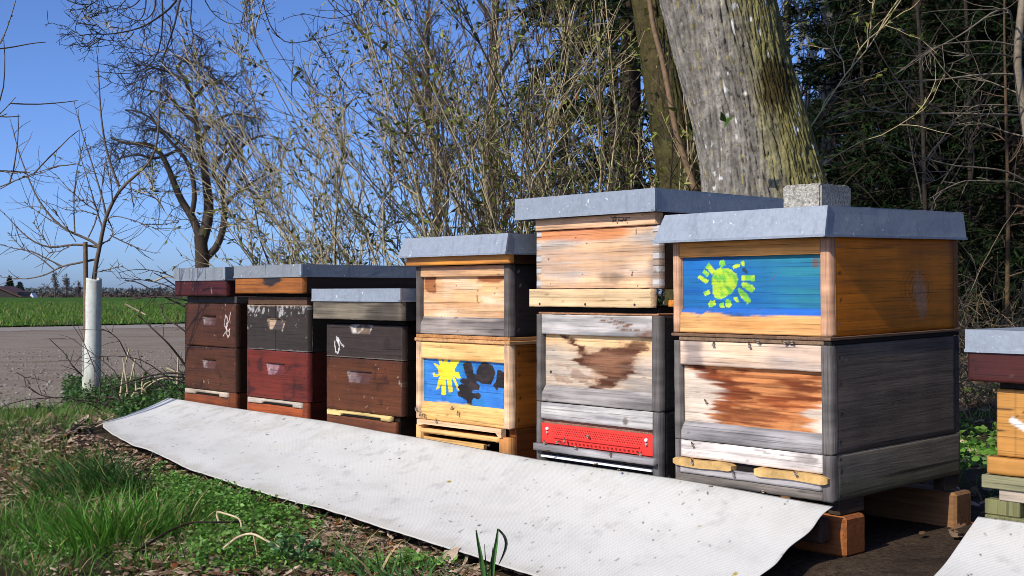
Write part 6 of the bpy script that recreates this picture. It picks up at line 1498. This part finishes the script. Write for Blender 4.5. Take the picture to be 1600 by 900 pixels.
twig_thing("fallen_twig", "pale stripped stick at the bottom before the broad leaves", [(612, 902, 2), (622, 886, 8), (632, 870, 14)], 0, .006, S(176, 168, 160), "twig")
# pebbles of the yard
bm = bmesh.new(); bmesh.ops.create_icosphere(bm, subdivisions=1, radius=1.0); tv_ = np.array([v.co[:] for v in bm.verts]); tf_ = np.array([[v.index for v in f.verts] for f in bm.faces]); bm.free()
n = 11000; y = 5.0+9.0*rng.random(n)**1.7; x = rng.uniform(-.47, -.02, n)*y*1.05; k = (y > near_edge(x)+.05) & (y < far_edge(x)-4); x, y = x[k], y[k]; m = len(x); sc = .003+.012*rng.random(m)**4
P = np.stack([x, y, gz(x, y)+.006+sc*.2], -1); Vp = (tv_[None]*(1+.25*rng.normal(size=(m, len(tv_), 1)))*np.array([1, 1, .65])*sc[:, None, None]+P[:, None]).reshape(-1, 3)
Fp = (np.arange(m)[:, None, None]*len(tv_)+tf_[None]).reshape(-1, 3); c = mix(S(104, 96, 88), S(170, 162, 152), rng.random(m))
tagp(np_mesh("pebbles", Vp, Fp, M['stone'], None, np.repeat(c, len(tv_), 0)), "loose grey pebbles on the gravel yard", "pebbles", None, "stuff")
# field blades towards its near edge
n = 60000; y = 18+62*rng.random(n)**1.5; x = rng.uniform(-.52, -.05, n)*y; k = y > far_edge(x)+.05; p = np.stack([x, y, gz(x, y)+.02], -1)[k]; m = len(p)
r_ = blades(p, rng.uniform(.06, .17, m), np.full(m, .016), np.concatenate([rng.normal(size=(m, 2))*.35, np.zeros((m, 1))], 1), rng.uniform(.1, .5, m), mix(S(62, 98, 28), S(112, 146, 52), rng.random(m)), 3)
A = Acc(); A.add(r_); A.build("field_grass", M['grass'], "even green crop along the near edge of the field", "grass")

# ------------------------------------------------------------------ honey bees
def bee_mesh():
    bm = bmesh.new(); cl = bm.verts.layers.float_color.new("Col")
    def blob(c, r, seg, colf):
        q_ = bmesh.ops.create_uvsphere(bm, u_segments=10, v_segments=7, radius=1.0)
        for v in q_['verts']:
            v.co = Vector((c[0]+v.co.x*r[0], c[1]+v.co.y*r[1], c[2]+v.co.z*r[2])); v[cl] = (*colf(v.co), 1)
    blob((0, -.0038, .0026), (.0018, .0038, .0017), 8, lambda c: S(120, 76, 30) if int(c.y*1100) % 2 else S(30, 22, 18))
    blob((0, .0018, .003), (.0018, .0022, .0018), 8, lambda c: S(92, 66, 38)); blob((0, .0048, .0026), (.0014, .0012, .0013), 8, lambda c: S(26, 22, 20))
    for s_ in (-1, 1):
        a = [bm.verts.new(p) for p in ((s_*.0008, .002, .0046), (s_*.0034, -.003, .0048), (s_*.0030, -.0070, .0046), (s_*.0006, -.0045, .0046))]
        for v in a: v[cl] = (*S(150, 140, 128), 1)
        bm.faces.new(a)
        for yy, r in ((.003, .6), (.0015, .0), (0, -.6)):
            k1, k2 = Vector((s_*.0012, yy, .0022)), Vector((s_*.0042, yy+r*.003, .0004)); w_ = Vector((0, .0003, 0))
            f = [bm.verts.new(k1-w_), bm.verts.new(k1+w_), bm.verts.new(k2+w_), bm.verts.new(k2-w_)]
            for v in f: v[cl] = (*S(30, 24, 20), 1)
            bm.faces.new(f)
    m = bpy.data.meshes.new("bee"); bm.to_mesh(m); bm.free(); m.materials.append(M['bee']); return m
BM_ = bee_mesh()
def bee(label, px, py, e, spin, face='front', scale=1.0):
    """sits on a hive front (e metres out from the row line) or flies"""
    o = bpy.data.objects.new("honey_bee", BM_); COL.objects.link(o)
    t = T(px, e); d = C0[1]-Vv[1]*e+U[1]*t; o.location = Vector(tv(t, -e, HC-(py-CY)*d/FPX)); o.scale = (scale*1.05,)*3
    out = Vector((-Vv[0], -Vv[1], 0)); q_ = out.to_track_quat('Z', 'Y') if face == 'front' else Vector((-.2*Vv[0], -.2*Vv[1], 1)).to_track_quat('Z', 'Y')
    from mathutils import Quaternion
    o.rotation_mode = 'QUATERNION'; o.rotation_quaternion = q_ @ Quaternion((0, 0, 1), R(spin)); tagp(o, label, "bee", "honey bees at the hives")
for a in [
 ("bee on the middle of the red entrance plate", 918.5, 681, .0, 80), ("bee at the left lower corner of the red entrance plate", 852, 690, .014, 30), ("bee at the left end of the red plate's slots", 873, 690, .008, -60), ("bee beside the first slots of the red plate", 883.5, 687, .006, 20),
 ("bee on the grey flight board below the left red slots", 899, 699, .018, 100), ("bee on the grey flight board below the middle red slots", 954, 708, .018, 10), ("bee at the right end of the red plate's slots", 1001, 709, .008, 60),
 ("bee flying at the left foot of the tallest hive", 855, 706, .03, 120, 'air'), ("bee on the white tray edge left of its middle", 930, 727, .02, 140, 'air'), ("bee on the white tray edge right of its middle", 967, 736, .03, 40, 'air'),
 ("bee on the left post under the yellow sun picture", 651, 638, .003, 40), ("bee at the left end of the sill under the yellow sun", 658, 647, .003, 150), ("second bee at the left end of the sill under the yellow sun", 664, 648.5, .003, 10), ("bee on the sill under the black painted tree", 707, 637.5, -.003, 130), ("bee hanging below the black painted tree on the sill", 716.5, 645, .003, 0), ("bee on the entrance block below the yellow sun", 683, 657, .006, 20), ("bee on the floor rail right under the yellow sun hive", 762, 698, .01, 100, 'air'),
 ("bee under the left end of the blue board with green sun", 1116, 537, .005, 0), ("bee under the green sun's right rays on the grey rail", 1172, 539, .006, 15), ("bee on the ledge strip right of the middle below the green sun", 1184, 533, .008, 80), ("bee with pale fluff on the ledge strip at the right", 1237, 535, .008, 100), ("bee on the ledge strip left of the fluffy bee", 1226, 534, .008, 70),
 ("bee on the pale left part of the orange stained board", 1104, 627, -.013, 50), ("bee on the whitish plank under the stained board", 1083, 694, .002, 30), ("bee at the left piece of ochre foam", 1082.5, 721, .011, 10), ("bee at the flight hole between the foam pieces", 1147, 740, .006, 10), ("bee on the right piece of ochre foam", 1243.5, 739, .013, 40), ("bee on the base bar of the big hive", 1192, 767, .004, 90), ("bee on the cloth's upper edge before the big hive", 1110, 762, .016, 90, 'air')]: bee(*a)
